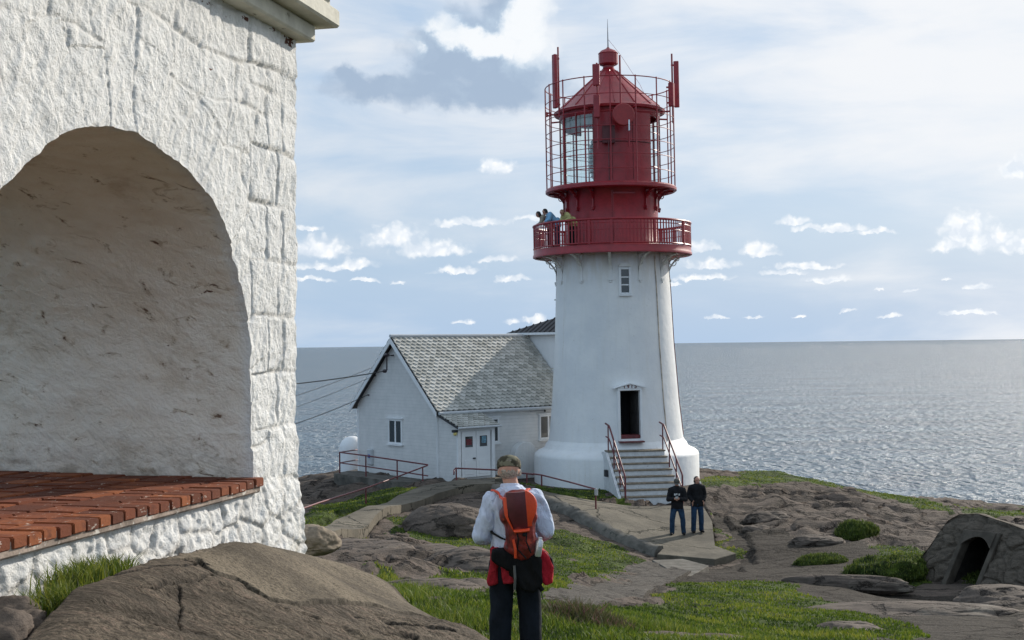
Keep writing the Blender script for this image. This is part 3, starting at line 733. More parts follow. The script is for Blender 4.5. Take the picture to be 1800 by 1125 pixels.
# mortar bed below the bricks
mb = MB(); mb.box(-3.83, -.715, -.058, 1.86, -.90, -.8225); mb.build('mortar_bed', M['mortar'], bld, bevel=.01)

# ------------------------------------------------------------------ foreground rock
rc = [ # px,py,Y
 (20,1120,4.6),(60,1090,4.9),(130,1020,5.3),(200,986,5.8),(280,962,6.4),(350,946,6.9),(410,936,7.35),(460,940,7.75),(520,954,8.25),(575,972,8.6),(620,992,8.7),(655,1004,8.75),(690,1014,8.7),(706,1034,8.5),(745,1066,8.3),(795,1090,8.1),(855,1110,7.9),(885,1124,7.7),
 (400,1124,5.6),(400,1050,6.25),(400,990,6.8),(550,1124,6.0),(550,1050,6.9),(560,1000,7.9),(650,1124,6.6),(650,1060,7.4),(750,1124,7.2),(250,1124,5.0),(250,1050,5.5),(150,1110,4.7),(320,1000,6.2)]
RP = np.array([tuple(at(*c)) for c in rc])
hull = RP[:18, :2]
def tps_eval(P, W, x, y):
    d2 = (x[:, None]-P[None, :, 0])**2+(y[:, None]-P[None, :, 1])**2
    return (.5*d2*np.log(d2+1e-12)) @ W[:len(P)] + W[-3]+W[-2]*x+W[-1]*y
RPX = np.vstack([RP, [(-1.2, 3.4, -1.35), (.2, 3.6, -1.5), (1.0, 5.0, -1.75), (-2.2, 3.6, -1.15)]]); RW_ = tps_fit(RPX, .02)
poly = [tuple(p) for p in hull] + [(1.0, 5.0), (.6, 3.4), (-2.3, 3.2)]
poly = [tuple(p) for p in resample(poly+[poly[0]], 160)[:-1]]
def poly_dist(x, y, P):
    P = np.array(P); d = np.full(x.shape, 1e9)
    for i in range(len(P)):
        a, b = P[i-1], P[i]; ab = b-a; t_ = np.clip(((x-a[0])*ab[0]+(y-a[1])*ab[1])/max((ab**2).sum(), 1e-9), 0, 1)
        d = np.minimum(d, np.hypot(x-a[0]-t_*ab[0], y-a[1]-t_*ab[1]))
    return d
xs = np.arange(-2.9, 1.9, .0085); ys = np.arange(3.9, 9.7, .011); RX, RY = np.meshgrid(xs, ys, indexing='ij'); x, y = RX.ravel(), RY.ravel()
z = np.concatenate([tps_eval(RPX, RW_, x[i:i+20000], y[i:i+20000]) for i in range(0, len(x), 20000)])
sd = poly_dist(x, y, poly)*np.where(inpoly(x, y, poly), 1, -1) + .03*fbm(x*3, y*3, 0, 3, 160)
def wpl(pp):   # crack lines laid on the rock
    out = []
    for a, b in pp:
        d = ray(a, b); Y = np.linspace(4, 9, 260); X = d[0]/d[1]*Y; Z = d[2]/d[1]*Y
        zz_ = tps_eval(RPX, RW_, X, Y); k = np.where(Z < zz_)[0]; k = k[0] if len(k) else 259; out.append((X[k], Y[k]))
    return out
def line_dist(x, y, L):
    d = np.full(x.shape, 1e9)
    for a, b in zip(L[:-1], L[1:]):
        a, b = np.array(a), np.array(b); ab = b-a; t_ = np.clip(((x-a[0])*ab[0]+(y-a[1])*ab[1])/max((ab**2).sum(), 1e-9), 0, 1)
        d = np.minimum(d, np.hypot(x-a[0]-t_*ab[0], y-a[1]-t_*ab[1]))
    return d
CR = [([(345,976),(362,996),(378,1006),(418,1016),(440,1032),(475,1050),(520,1058),(560,1056),(610,1058),(650,1062),(682,1070),(720,1074),(748,1082)], .016, .028),
      ([(315,1030),(316,1060),(313,1082),(316,1104)], .008, .02), ([(240,1028),(280,1028),(320,1024),(350,1018),(372,1010)], .009, .02), ([(200,992),(250,988),(300,990),(345,986)], .010, .03),
      ([(330,975),(350,984),(366,992)], .012, .04), ([(440,1050),(500,1070),(560,1090)], .012, .02), ([(620,1076),(700,1100),(800,1116)], .012, .03), ([(650,1096),(730,1116)], .012, .025)]
crk = np.zeros(x.shape); groove = np.zeros(x.shape); wx = x+.020*fbm(x*9, y*9, 0, 5, 170, .65); wy = y+.020*fbm(x*9, y*9, 3, 5, 171, .65)
for L, wd, dp in CR:
    d = line_dist(wx, wy, wpl(L)); wv = wd*(.85+.5*vn(x*4, y*4, 0, 172)); groove = np.maximum(groove, dp*(1-ss(wv*.35, wv*.8, d))); crk = np.maximum(crk, (1-ss(wv*.85, wv*1.25, d))*(1 if dp > .028 else .5))
L1 = wpl(CR[0][0]); L1p = [tuple(p) for p in L1]
flatp = L1p[::-1] + [tuple(p[:2]) for p in RP[4:16]]
flat = inpoly(wx, wy, flatp).astype(float)
step = -.010*(1-flat)*ss(.5, 0, line_dist(x, y, L1))
u, v = x*.8+y*.6, -x*.6+y*.8
rough_ = poly_dist(x, y, flatp); rough_ = np.where(inpoly(x, y, flatp), 0, ss(0, .25, rough_))
rel = (.15+.85*rough_)*(.06*fbm(u*1.1, v*3.0, 0, 5, 180, .6)+.030*fbm(u*3, v*10, 0, 5, 181, .6)-.020*np.exp(-(fbm(u*1.5, v*4.5, 0, 4, 184)/.05)**2)) + .016*fbm(x*3, y*3, 0, 4, 182)+.005*fbm(x*22, y*22, 0, 3, 183)
ins = ss(-.02, .22, sd)
z = z + rel*ss(0, .3, sd) - groove + step - .05*(1-ins)**2
out = np.maximum(-sd, 0); z = z - np.minimum(out*3.2+out**.5*.05, 2.2)
z = np.maximum(z, -4.2)
fgr = np_mesh('foreground_rock', np.c_[x, y, z], grid_faces(len(xs), len(ys)), M['frock'], attrs={'flat': flat*ss(0, .05, sd), 'crack': crk})
tag(fgr, 'large brown cracked rock slab in the foreground below the arched wall', 'rock')

# ------------------------------------------------------------------ boulders and bare rocks
def boulder(c, sc, seed, name='boulder', rz=0.0, mat=None, sub=5, rough=.16, label=None, group=None, flatb=.6):
    bm = bmesh.new(); bmesh.ops.create_icosphere(bm, subdivisions=sub, radius=1)
    V = np.array([v.co[:] for v in bm.verts]); 
    n = fbm(V[:, 0]*1.1+seed, V[:, 1]*1.1, V[:, 2]*1.1, 3, seed)*rough*2.2 + fbm(V[:, 0]*4+seed, V[:, 1]*7, V[:, 2]*9, 4, seed+1)*rough*.45
    cr = np.exp(-(fbm(V[:, 0]*1.3, V[:, 1]*1.8+seed, V[:, 2]*1.8, 3, seed+2)/.03)**2)*rough*.35
    V = V*(1+n-cr)[:, None]; V[:, 2] = np.where(V[:, 2] < 0, V[:, 2]*flatb, V[:, 2]); V = V*np.array(sc)
    for v_, p_ in zip(bm.verts, V): v_.co = p_
    me = bpy.data.meshes.new(name); bm.to_mesh(me); bm.free(); me.polygons.foreach_set('use_smooth', [True]*len(me.polygons))
    me.materials.append(mat or M['rock']); o = bpy.data.objects.new(name, me); o.location = c; o.rotation_euler = (0, 0, rz); link(o)
    return tag(o, label, 'rock', group)
def ongr(px, py, dz=0.0, y0=5): p = hit(px, py, y0); return (p[0], p[1], p[2]+dz)
m, t, c, b, co = rockmat('tan_rock', (.19, .155, .115), (.27, .22, .165), (.08, .065, .05), 1.2, (.26, .22, .16), .5, .02, False); t.finish(c, .85, b); M['tan'] = m
boulder(at(552, 955, 11.5), (.20, .24, .17), 3, mat=M['tan'], label='rounded tan boulder right behind the corner of the arched wall', rz=.6, rough=.14)
boulder(ongr(792, 932, 0), (1.35, 1.15, .72), 5, label='broad domed grey rock to the left of the hiker, right under the path', rz=.3, rough=.10, sub=6)
boulder(ongr(828, 1003, 0), (1.1, .85, .42), 8, label='pinkish low rock in the grass next to the hiker left hip', rz=.2, rough=.14, sub=6)
boulder(ongr(832, 1042, -.05), (.62, .5, .26), 9, label='small grey rock in the grass left of the hiker trouser pocket', rz=.9)
boulder(ongr(640, 985, 0), (1.0, 1.3, .36), 12, label='cracked grey rock hump just right of the foreground slab', rz=.5, rough=.15, sub=6)
boulder(ongr(742, 982, -.05), (1.1, 1.2, .30), 14, label='large smooth grey rock in the hollow between slab and hiker', rz=.35, rough=.13, sub=6)
boulder(ongr(740, 1040, -.1), (.8, 1.0, .26), 15, label='dark sloping rock above the tall grass in the hollow', rz=.4, rough=.15, sub=6)
boulder(ongr(758, 1066, -.02), (.12, .26, .13), 16, label='small pale stone lying in the bright foreground grass', rz=-.8)
boulder(ongr(1432, 955, 0), (.85, .55, .28), 20, label='low pinkish rock on the gravel beside the mossy bush', rz=.1)
boulder(ongr(1330, 932, 0), (.45, .3, .16), 21, label='small flat stone on the gravel near the couple', rz=.2)
boulder(ongr(1350, 915, 0), (.9, .5, .3), 22, label='grey angular rock at the foot of the rocky slope', rz=.4)
boulder(ongr(1480, 1112, -.06), (.75, .5, .24), 24, label='low bare rock at the bottom edge in the grass, right of centre', rz=.1)
boulder(ongr(1490, 1030, -.05), (1.75, .3, .26), 25, label='long low rock ridge on the gravel left of the stone shelter', rz=-.22)
boulder(ongr(1600, 1078, -.1), (2.3, 1.0, .3), 26, label='broad flat rock in front of the stone shelter doorway', rz=-.1, rough=.12, sub=6)
boulder(ongr(1770, 1062, -.1), (1.3, .9, .42), 27, label='grey rock at the right edge below the stone shelter', rz=.2, sub=6)
def mossmound(px, py, sc, label, seed, rz=0.0, hgt=.07, n=2600):
    c = ongr(px, py, -.05); o = boulder(c, sc, seed, 'grass_mound', rz, M['terrain'], 5, .22, label)
    at_ = o.data.attributes.new('grass', 'FLOAT', 'POINT'); at_.data.foreach_set('value', [1.0]*len(o.data.vertices)); o['category'] = 'grass mound'
    P = np.array([v.co[:] for v in o.data.vertices]); P = P[P[:, 2] > -.02]; k = RNG.integers(0, len(P), n)
    q = P[k]+RNG.normal(0, .03, (n, 3))*[1, 1, .15]
    b = blades('grass_blades', q[:, 0], q[:, 1], q[:, 2], hgt*RNG.uniform(.3, 1.0, n), .022, M['moss'], .9, parent=o); b['kind'] = 'stuff'
    return o
mossmound(1443, 990, (.78, .42, .26), 'small oval grass cushion alone on the gravel', 31, .15)
mossmound(1506, 942, (.72, .5, .42), 'shaggy green grass mound against the rocky slope', 32, 0, .12)
mossmound(1568, 1012, (1.15, .8, .62), 'mossy green mound at the left foot of the stone shelter', 33, .4, .08, 4000)
mossmound(1768, 1028, (1.3, .7, .42), 'dark grass bank to the right of the shelter doorway', 34, .25, .08, 4000)
def tuft_at(pts, z0, h, n, label, mat=M['grass'], w=.006, spread=.07):
    X, Y, Z, H = [], [], [], []
    for p in pts:
        a = RNG.normal(0, spread, (n, 2)); X.append(p[0]+a[:, 0]); Y.append(p[1]+a[:, 1]); Z.append(np.full(n, p[2]+z0)); H.append(h*RNG.uniform(.4, 1.1, n))
    o = blades('grass_tuft', np.concatenate(X), np.concatenate(Y), np.concatenate(Z), np.concatenate(H), w, mat, 1.1); return tag(o, label, 'grass tuft')
tuft_at([at(125, 1015, 5.75), at(150, 1005, 5.95), at(105, 1045, 5.5), at(175, 1000, 6.15), at(95, 1060, 5.4), at(195, 995, 6.3)], -.05, .11, 330, 'green grass tuft growing between the white wall and the foreground rock', spread=.06)
for i, (px, py, Y, s) in enumerate([(20, 1085, 5.3, .11), (48, 1100, 5.2, .09), (10, 1120, 4.9, .12)]):
    boulder(at(px, py, Y), (s, s*.9, s*.7), 60+i, 'stone', i, M['rock'], 4, .2, ['grey stone tucked under the wall at the lower left', 'smaller round stone beside the foreground slab at the lower left', 'stone in the very bottom left corner'][i])

# ------------------------------------------------------------------ lighthouse
TX, TY = 3.97, 52.0; T0 = R(-4.5)
lh = empty('lighthouse', (TX, TY, 0), T0, 'tall round white lighthouse with a red lantern and gallery', 'lighthouse')
lh.rotation_euler = (0, R(-.4), T0)
# local: the viewer is towards -y; angle t measured from -y towards +x
def pol(r, deg, z): a = R(deg); return (r*math.sin(a), -r*math.cos(a), z)
zq = lambda y: (602.5-y)*TY/F
DOORT, WINT = 12.5, 12.0
def tower_r(z): return float(np.interp(z, [-3.75, -3.4, -2.2, 0, 2.2, 2.9, 3.4], [2.62, 2.58, 2.46, 2.31, 2.22, 2.17, 2.15]))
def arcwall(z0, z1, holes, nz, name, mat):
    n = 240; nzv = np.unique(np.round(np.r_[np.linspace(z0, z1, nz), [h[2] for h in holes], [h[3] for h in holes]], 4))
    th = np.unique(np.round(np.r_[np.linspace(-180, 180, n+1), [h[0] for h in holes], [h[1] for h in holes]], 4))
    V = [pol(tower_r(z)+.006*float(fbm(np.array([t/9.]), np.array([z*1.3]), 0, 3, 200)[0]), t, z) for t in th for z in nzv]; m_ = len(nzv); Fq = []
    for i in range(len(th)-1):
        for j in range(m_-1):
            tc, zc = (th[i]+th[i+1])/2, (nzv[j]+nzv[j+1])/2
            if any(h[0] < tc < h[1] and h[2] < zc < h[3] for h in holes): continue
            Fq.append((i*m_+j, (i+1)*m_+j, (i+1)*m_+j+1, i*m_+j+1))
    return np_mesh(name, V, Fq, mat, lh)
DW = 8.6; dz0, dz1 = -3.55, -1.78; wz0, wz1 = 1.86, 2.76
arcwall(-3.9, 3.45, [(DOORT-DW, DOORT+DW, dz0, dz1), (WINT-4.0, WINT+4.0, wz0, wz1)], 40, 'tower_shaft', M['tower'])
mb = MB(); mb.lathe([(3.2, -7.2), (3.2, -4.32), (3.17, -4.22), (3.05, -4.12), (2.86, -4.04), (2.78, -3.98), (2.74, -3.86), (2.66, -3.78), (2.62, -3.70), (2.3, -3.70), (2.3, -7.2)], 128, cap=False)
mb.build('tower_base', M['tower'], lh, 40)
def localM(deg, r, z): return Matrix.Translation(pol(r, deg, z)) @ Matrix.Rotation(R(deg), 4, 'Z')
# door (local x right, y inwards)
Md = localM(DOORT, tower_r(-2.7), 0); dw = .375
mb = MB()
for sx_ in (-1, 1): mb.box(sx_*dw-(0 if sx_ > 0 else .09), sx_*dw+(.09 if sx_ > 0 else 0), -.10, .55, dz0-.08, dz1+.02, Md)
mb.box(-dw-.09, dw+.09, -.10, .55, dz1+.022, dz1+.10, Md)
df = mb.build('door_frame', M['white'], lh, bevel=.006)
mb = MB(); mb.prism([(-.62, dz1+.10), (-.62, dz1+.13), (0, dz1+.30), (.62, dz1+.13), (.62, dz1+.10), (0, dz1+.255)], -.16, .1, Md)
mb.prism([(-.5, dz1+.102), (0, dz1+.252), (.5, dz1+.102)], -.11, .1, Md); mb.build('door_pediment', M['white'], lh)
mb = MB(); mb.box(-dw-.1, dw+.1, -.34, .5, dz0-.13, dz0-.082, Md); mb.box(-dw+.002, dw-.002, -.05, .5, dz0-.08, dz0+.14, Md); mb.build('door_sill', M['red_rail'], lh, bevel=.01)
mb = MB(); mb.box(-dw+.003, dw-.003, 1.0, 1.05, dz0, dz1, Md); mb.box(-dw-.05, -dw-.003, .3, 1.05, dz0, dz1, Md); mb.box(dw+.003, dw+.05, .3, 1.05, dz0, dz1, Md)
mb.box(-dw, dw, .2, 1.0, dz1+.003, dz1+.03, Md); mb.build('door_recess', M['dark'], lh)  # near-black box stands in for the unlit tower inside
mb = MB(); Mo = Md @ Matrix.Translation((dw-.03, .12, 0)) @ Matrix.Rotation(R(-78), 4, 'Z'); mb.box(-.66, 0, -.03, .03, dz0+.15, dz1-.02, Mo); 
mb.box(-.55, -.12, -.045, -.031, dz0+.25, dz0+.8, Mo); mb.box(-.55, -.12, -.045, -.031, dz0+.95, dz1-.15, Mo); mb.build('open_door', simple('old_dark_door', (.03, .028, .028), .6, .3), lh, bevel=.005)
for k, ch in enumerate('1915'):
    tc = bpy.data.curves.new('digit', 'FONT'); tc.body = ch; tc.size = .19; tc.extrude = .008; tc.align_x = 'CENTER'; tc.offset = .004
    to = bpy.data.objects.new('tmp', tc); COL.objects.link(to); bpy.context.view_layer.update()
    tm = bpy.data.meshes.new_from_object(to.evaluated_get(bpy.context.evaluated_depsgraph_get())); bpy.data.objects.remove(to)
    tm.materials.clear(); tm.materials.append(M['red_rail']); to = bpy.data.objects.new('digit', tm); link(to, lh)
    to.matrix_local = Md @ Matrix.Translation((-.21+.14*k, -.122, dz1+.108)) @ Matrix.Rotation(R(90), 4, 'X')
# three-pane window
Mw = localM(WINT, tower_r(2.3), 0); hw = .15
mb = MB()
mb.box(-hw-.09, -hw, -.06, .25, wz0-.02, wz1+.08, Mw); mb.box(hw, hw+.09, -.06, .25, wz0-.02, wz1+.08, Mw); mb.box(-hw, hw, -.055, .25, wz1, wz1+.075, Mw); mb.box(-hw, hw, -.055, .25, wz0-.02, wz0+.03, Mw)
for k in (1, 2): z = wz0+.03+k*(wz1-wz0-.03)/3; mb.box(-hw+.001, hw-.001, -.03, .06, z-.025, z+.025, Mw)
wf = mb.build('window_frame', M['white'], lh, bevel=.005)
mb = MB(); mb.box(-.24, .24, -.12, .1, wz0-.10, wz0-.04, Mw); mb.build('window_sill', M['white'], wf, bevel=.008)
mb = MB(); mb.prism([(-.25, wz1+.1)]+[(.25*math.cos(a), wz1+.12+.13*math.sin(a)) for a in np.linspace(math.pi, 0, 9)]+[(.25, wz1+.1)], -.075, .12, Mw); mb.build('window_arch', M['tower'], wf)
glass, t = newmat('dark_window_glass'); t.finish((.02, .024, .028, 1), .06, Specular_IOR_Level=.8); M['glass'] = glass
mb = MB()
for k in range(3):
    z = wz0+.03+(k+.5)*(wz1-wz0-.03)/3; mb.box(-hw, hw, .02, .03, z-.145, z+.145, Mw)
mb.build('window_pane', M['glass'], wf)
# rust streak cable
mb = MB(); mb.tube([pol(tower_r(z)+.02, 47.5, z) for z in np.linspace(3.3, -3.7, 30)], .022, 6); mb.build('lightning_cable', simple('cable_rust', (.5, .42, .34), .7, .4, 3), lh)
mb = MB(); mb.tube([pol(tower_r(z)+.03, 93, z) for z in np.linspace(3.2, -3.6, 30)], .018, 6); mb.build('down_conductor', M['red_rail'], lh)
for z_ in (zq(645), zq(524)): mb = MB(); mb.box(-.07, .07, -.05, .05, z_-.02, z_+.02, localM(-91, 2.42 if z_ < 0 else 2.25, 0)); mb.build('wall_peg', M['cornice'], lh)
# brackets below the gallery
def bracket(rin, rout, ztop, zbot, th, mat, scroll=True):
    mb = MB(); n = 14; H = ztop-zbot; W = rout-rin; outer = []; inner = []
    for i in range(n+1):
        a = i/n*math.pi/2; outer.append((W*(1-math.cos(a))**1.0*1.0, -H+H*math.sin(a)))
    # concave quarter sweep
    cur = [(W*(1-math.cos(i/n*math.pi/2)), zbot+H*.95*math.sin(i/n*math.pi/2)) for i in range(n+1)]
    t_ = .065
    for i in range(n):
        (x0, z0), (x1, z1) = cur[i], cur[i+1]; d = Vector((x1-x0, z1-z0)).normalized(); nx, nz = -d.y*t_, d.x*t_
        mb.prism([(x0, z0), (x1, z1), (x1+nx, z1+nz), (x0+nx, z0+nz)], -th, th)
    mb.box(-.02, .05, -th, th, zbot-.02, ztop)
    mb.box(-.02, W, -th, th, ztop-.05, ztop)
    mb.box(-.02, .10, -th*1.5, th*1.5, zbot-.10, zbot-.01); mb.sphere((.04, 0, zbot-.14), .05)
    if scroll:
        for (cx, cz, rr) in ((.19*W/.85, ztop-.33*H, .13*H), (.42*W, ztop-.17*H, .085*H)):
            mb.tube([(cx+rr*math.cos(a), 0, cz+rr*math.sin(a)) for a in np.linspace(0, 2*math.pi, 13)[:-1]], .018, 5, closed=True)
    return mb
M_r = lambda deg, r: Matrix.Translation(pol(r, deg, 0)) @ Matrix.Rotation(R(deg-90), 4, 'Z')
gal = MB().lathe([(2.16, 3.50), (2.16, 3.44), (2.95, 3.40), (3.06, 3.36), (3.10, 3.38), (3.10, 3.46), (3.07, 3.50), (3.07, 3.66), (3.02, 3.68), (1.9, 3.68)], 128, cap=False).build('gallery_deck', M['red'], lh, 40)
bmesh_obj = None
for k in range(12):
    deg = -2+30*k
    if bmesh_obj is None: o = bmesh_obj = bracket(2.16, 2.98, 3.40, 2.45, .055, None).build('bracket', M['tower'], lh)
    else: o = bmesh_obj.copy(); link(o, lh)
    o.matrix_local = M_r(deg, 2.17)
# railing
rail = MB(); N = 128
rail.tube([pol(3.06, 360*i/N, 4.60) for i in range(N)], .045, 8, closed=True); rail.tube([pol(3.06, 360*i/N, 4.46) for i in range(N)], .018, 6, closed=True)
rail.tube([pol(3.06, 360*i/N, 4.22) for i in range(N)], .016, 6, closed=True)
rail.tube([pol(3.06, 360*i/N, 3.72) for i in range(N)], .03, 6, closed=True)
rl = rail.build('gallery_railing', M['red'], lh, 40)
nb = 138; first = None; back = MB()
order = sorted(range(nb), key=lambda i: abs(((i*360/nb+180) % 360)-180))
near = set(order[:100])
for i in range(nb):
    deg = i*360/nb; pm = .045 if i % 12 == 0 else .024
    if i in near:
        if first is None: first = MB().box(-.024, .024, -.012, .012, 3.69, 4.57).build('baluster', M['red'], rl); o = first
        else: o = first.copy(); link(o, rl)
        o.matrix_local = localM(deg, 3.06, 0); 
        if i % 12 == 0: o.scale = (1.9, 3, 1)
    else: back.box(-pm, pm, -.012, .012, 3.69, 4.57, localM(deg, 3.06, 0))
back.build('far_side_balusters', M['red'], rl)['kind'] = 'stuff'
# red drum
MB().lathe([(1.86, 3.66), (1.86, 3.85), (1.82, 3.9), (1.82, 5.85), (1.9, 5.95)], 96, cap=False).build('red_drum', M['red'], lh, 40)
mb = MB()
for deg in (1, 2.5): mb.box(-.012, .012, -.03, .02, 3.7, 5.8, localM(deg, 1.825, 0))
mb.box(-.42, .42, -.02, .02, 5.66, 5.72, localM(16, 1.80, 0)); mb.build('drum_door_seam', M['red'], lh)
bb = None
for k in range(16):
    deg = 1+22.5*k
    if k in (0, 1): continue
    if bb is None: o = bb = bracket(1.82, 2.42, 5.90, 5.25, .03, None, True).build('bracket', M['red'], lh); bb.name = 'upper_bracket'; bb.data.name = 'upper_bracket'
    else: o = bb.copy(); link(o, lh)
    o.matrix_local = M_r(deg, 1.83)
MB().lathe([(1.9, 5.92), (2.40, 5.90), (2.50, 5.86), (2.56, 5.90), (2.56, 6.0), (2.50, 6.06), (1.7, 6.08)], 128, cap=False).build('lantern_gallery', M['red'], lh, 40)
# lantern: glazing bars, panes, red blank panels, lens
LR = 1.94; lz0, lz1 = 6.08, 9.0
gm, t = newmat('lantern_glass')
gl = t.n('ShaderNodeBsdfGlossy'); gl.inputs['Roughness'].default_value = .03; gl.inputs[0].default_value = (1, 1, 1, 1)
tr = t.n('ShaderNodeBsdfTransparent'); tr.inputs[0].default_value = (.86, .93, .92, 1); mx = t.n('ShaderNodeMixShader'); mx.inputs[0].default_value = .12
t.nt.links.new(tr.outputs[0], mx.inputs[1]); t.nt.links.new(gl.outputs[0], mx.inputs[2]); oo = t.n('ShaderNodeOutputMaterial'); t.nt.links.new(mx.outputs[0], oo.inputs[0])
MB().lathe([(LR-.12, lz0-.02), (LR+.03, lz0-.02), (LR+.03, lz0+.06), (LR-.12, lz0+.06)], 96, cap=False).build('lantern_sill', M['red'], lh, 40)
lant = MB(); lant.lathe([(LR-.12, lz1-.3), (LR-.02, lz1-.3), (LR+.03, lz1-.24), (LR+.03, lz1), (LR-.12, lz1)], 96, cap=False)
la = lant.build('lantern_frame', M['red'], lh, 40)
pf = None; P0, P1 = -18.5, 53
angs = [(-18.5-22.5*i) for i in range(0, 13)]
for deg in angs:
    if pf is None: o = pf = MB().box(-.02, .02, -.03, .03, lz0, lz1-.2).build('glazing_bar', simple('bar_grey', (.25, .06, .06), .4), la)
    else: o = pf.copy(); link(o, la)
    o.matrix_local = localM(deg, LR, 0)
bars = MB()
for z in np.linspace(lz0, lz1-.3, 5)[1:-1]: bars.tube([pol(LR, d, z) for d in np.linspace(P1, P0+360, 90)], .014, 6)
bars.build('glazing_ring', M['red'], la)
for i in range(len(angs)-1):
    a0, a1 = angs[i], angs[i+1]; n = 5; rows = [[pol(LR-.01, a0+(a1-a0)*j/n, z) for j in range(n+1)] for z in (lz0+.05, lz1-.28)]
    MB().add(rows[0]+rows[1], [(j, j+1, j+n+2, j+n+1) for j in range(n)]).build('pane', gm, la, 60)
n = 24; MB().rings([[pol(rr, P0+(P1-P0)*j/n, z) for j in range(n+1)]+[pol(rr-.05, P1-(P1-P0)*j/n, z) for j in range(n+1)] for rr, z in ((LR+.012, lz0+.03), (LR+.012, lz1-.25))]).build('blank_panel', M['red'], la, 40)
mb = MB(); mb.tube([pol(LR+.02, d, 7.62) for d in np.linspace(P0, P1, 24)], .018, 5)
for d in (2.5, 26.5): mb.tube([pol(LR+.02, d, z) for z in (lz0+.1, lz1-.3)], .008, 5)
mb.build('panel_seam', simple('dark_red', (.07, .006, .01), .5), la)
# curtain inside and lens
MB().rings([[pol(LR-.16, a, z) for a in np.linspace(-140, -17, 20)]+[pol(LR-.17, a, z) for a in np.linspace(-17, -140, 20)] for z in (8.35, 8.98)]).build('lantern_blind', simple('blind', (.32, .33, .32), .8), la)
lens = []
for z in np.linspace(6.2, 8.2, 41): lens.append((.86-.30*abs((z-7.2))**2.2*.9+.03*math.sin(z*32), z))
MB().lathe([(.2, 6.05), (.3, 6.15)]+lens+[(.12, 8.3)], 40).build('lens', M['lens'], la, 30)
MB().cyl((0, 0), .34, 6.0, 6.3).build('lens_pedestal', simple('pedestal', (.1, .16, .15), .5), la)
MB().lathe([(.1, 6.04), (1.85, 6.04), (1.85, 6.085), (.1, 6.085)], 64, cap=False).build('lantern_floor', M['red'], la)
# roof with standing seams
prof = [(2.02, 8.92), (2.16, 8.94), (2.18, 9.03), (2.02, 9.12), (1.2, 9.86), (.55, 10.44), (.32, 10.66), (.22, 10.78), (.22, 10.92)]
rf = MB().lathe(prof, 96).build('lantern_roof', M['red'], lh, 30)
for k in range(16):
    d = 6+22.5*k; mb = MB(); mb.tube([pol(r_+.012, d, z_) for r_, z_ in prof[3:7]], .022, 5); mb.build('roof_seam', M['red'], rf)
MB().lathe([(.22, 10.86), (.36, 10.92), (.38, 10.95), (.38, 11.33), (.40, 11.36), (.30, 11.46), (.08, 11.56), (.05, 11.6)], 12).build('roof_ventilator', M['red'], rf, 25)
mb = MB(); mb.tube([(0, 0, 11.5), (0, 0, 12.2), (0, 0, 12.72)], [.03, .018, .006], 6); mb.build('lightning_rod', simple('rod_grey', (.2, .18, .18), .4), rf)
mb = MB(); mb.tube([(.03, 0, 11.9), (.5, -.3, 11.2), (1.2, -1.0, 9.9), (1.35, -1.25, 9.5)], .006, 4); mb.build('stay_wire', M['red'], rf)
# cage of rods and rings round the lantern
cg = MB()
for z in (6.55, 7.1, 7.62, 8.15, 8.7, 9.35, 10.0): cg.tube([pol(2.5, 360*i/96, z) for i in range(96)], .016 if z < 9.9 else .022, 5, closed=True)
cage = cg.build('cage_ring', M['red'], lh)
fr_ = None
for k in range(16):
    if fr_ is None: o = fr_ = MB().tube([(0, 0, 5.98), (0, 0, 10.04)], .026, 6).build('cage_rod', M['red'], cage)
    else: o = fr_.copy(); link(o, cage)
    o.matrix_local = localM(22.5*k+1, 2.5, 0)
mb = MB()
for k in range(8):
    d = 45*k+23.5; MB().tube([pol(2.08, d, 8.86), pol(2.5, d, 8.86)], .035, 6).build('cage_stay', M['red'], cage)
# antennas
def antenna(deg, r, z0, z1, w, d, pole=None):
    mb = MB(); mb.box(-w/2, w/2, -d/2, d/2, z0, z1, localM(deg, r, 0)); o = mb.build('antenna_panel', M['red'], lh, bevel=.02)
    if pole: MB().tube([pol(r-.16, deg, pole[0]), pol(r-.16, deg, pole[1])], .035, 8).build('mast', M['red'], o); 
    m2 = MB(); 
    for z in (z0+.15, z1-.15): m2.box(-.03, .03, 0, .2, z-.03, z+.03, localM(deg, r, 0))
    m2.build('clamp', M['red'], o)
antenna(-58, 2.42, 9.05, 11.12, .21, .14, (8.7, 11.42)); antenna(-10, 2.62, 9.62, 10.42, .26, .16, (7.3, 10.5)); antenna(-10, 2.62, 8.42, 9.28, .23, .15)
antenna(83, 2.64, 9.1, 10.9, .13, .2, (8.5, 11.2)); antenna(70, 2.55, 9.05, 9.95, .22, .2); antenna(-98, 2.5, 9.0, 9.2, .1, .1)
Md2 = localM(11.5, 2.62, 0); mb = MB(); mb.rings([[Md2 @ Vector((rr*math.cos(a), yy, 8.50+rr*math.sin(a))) for a in np.linspace(0, 2*math.pi, 37)[:-1]] for rr, yy in ((.38, .12), (.42, .08), (.42, -.06), (.39, -.09))])
dsk = mb.build('dish_antenna', simple('dish_red', (.30, .02, .022), .45, .1), lh, 40)
MB().tube([pol(2.5, 10, 8.3), pol(2.5, 10, 10.75)], .035, 8).build('mast', M['red'], dsk)
mb = MB(); mb.box(.17, .22, -.1, .0, 7.9, 8.3, Md2); mb.build('dish_box', M['metal'], dsk); mb = MB(); mb.box(.17, .21, -.08, .0, 7.3, 7.85, Md2); mb.build('hanging_cable', M['red'], dsk); mb = MB(); mb.box(-.35, .12, -.0, .2, 7.5, 8.2, localM(2, 2.35, 0)); mb.build('equipment_box', simple('dark_red_box', (.10, .012, .016), .5), dsk, bevel=.01)
mb = MB(); mb.tube([pol(2.4, -1, z) for z in np.linspace(7.6, 6.1, 12)], .03, 6); mb.build('cable_conduit', M['red_rail'], dsk)

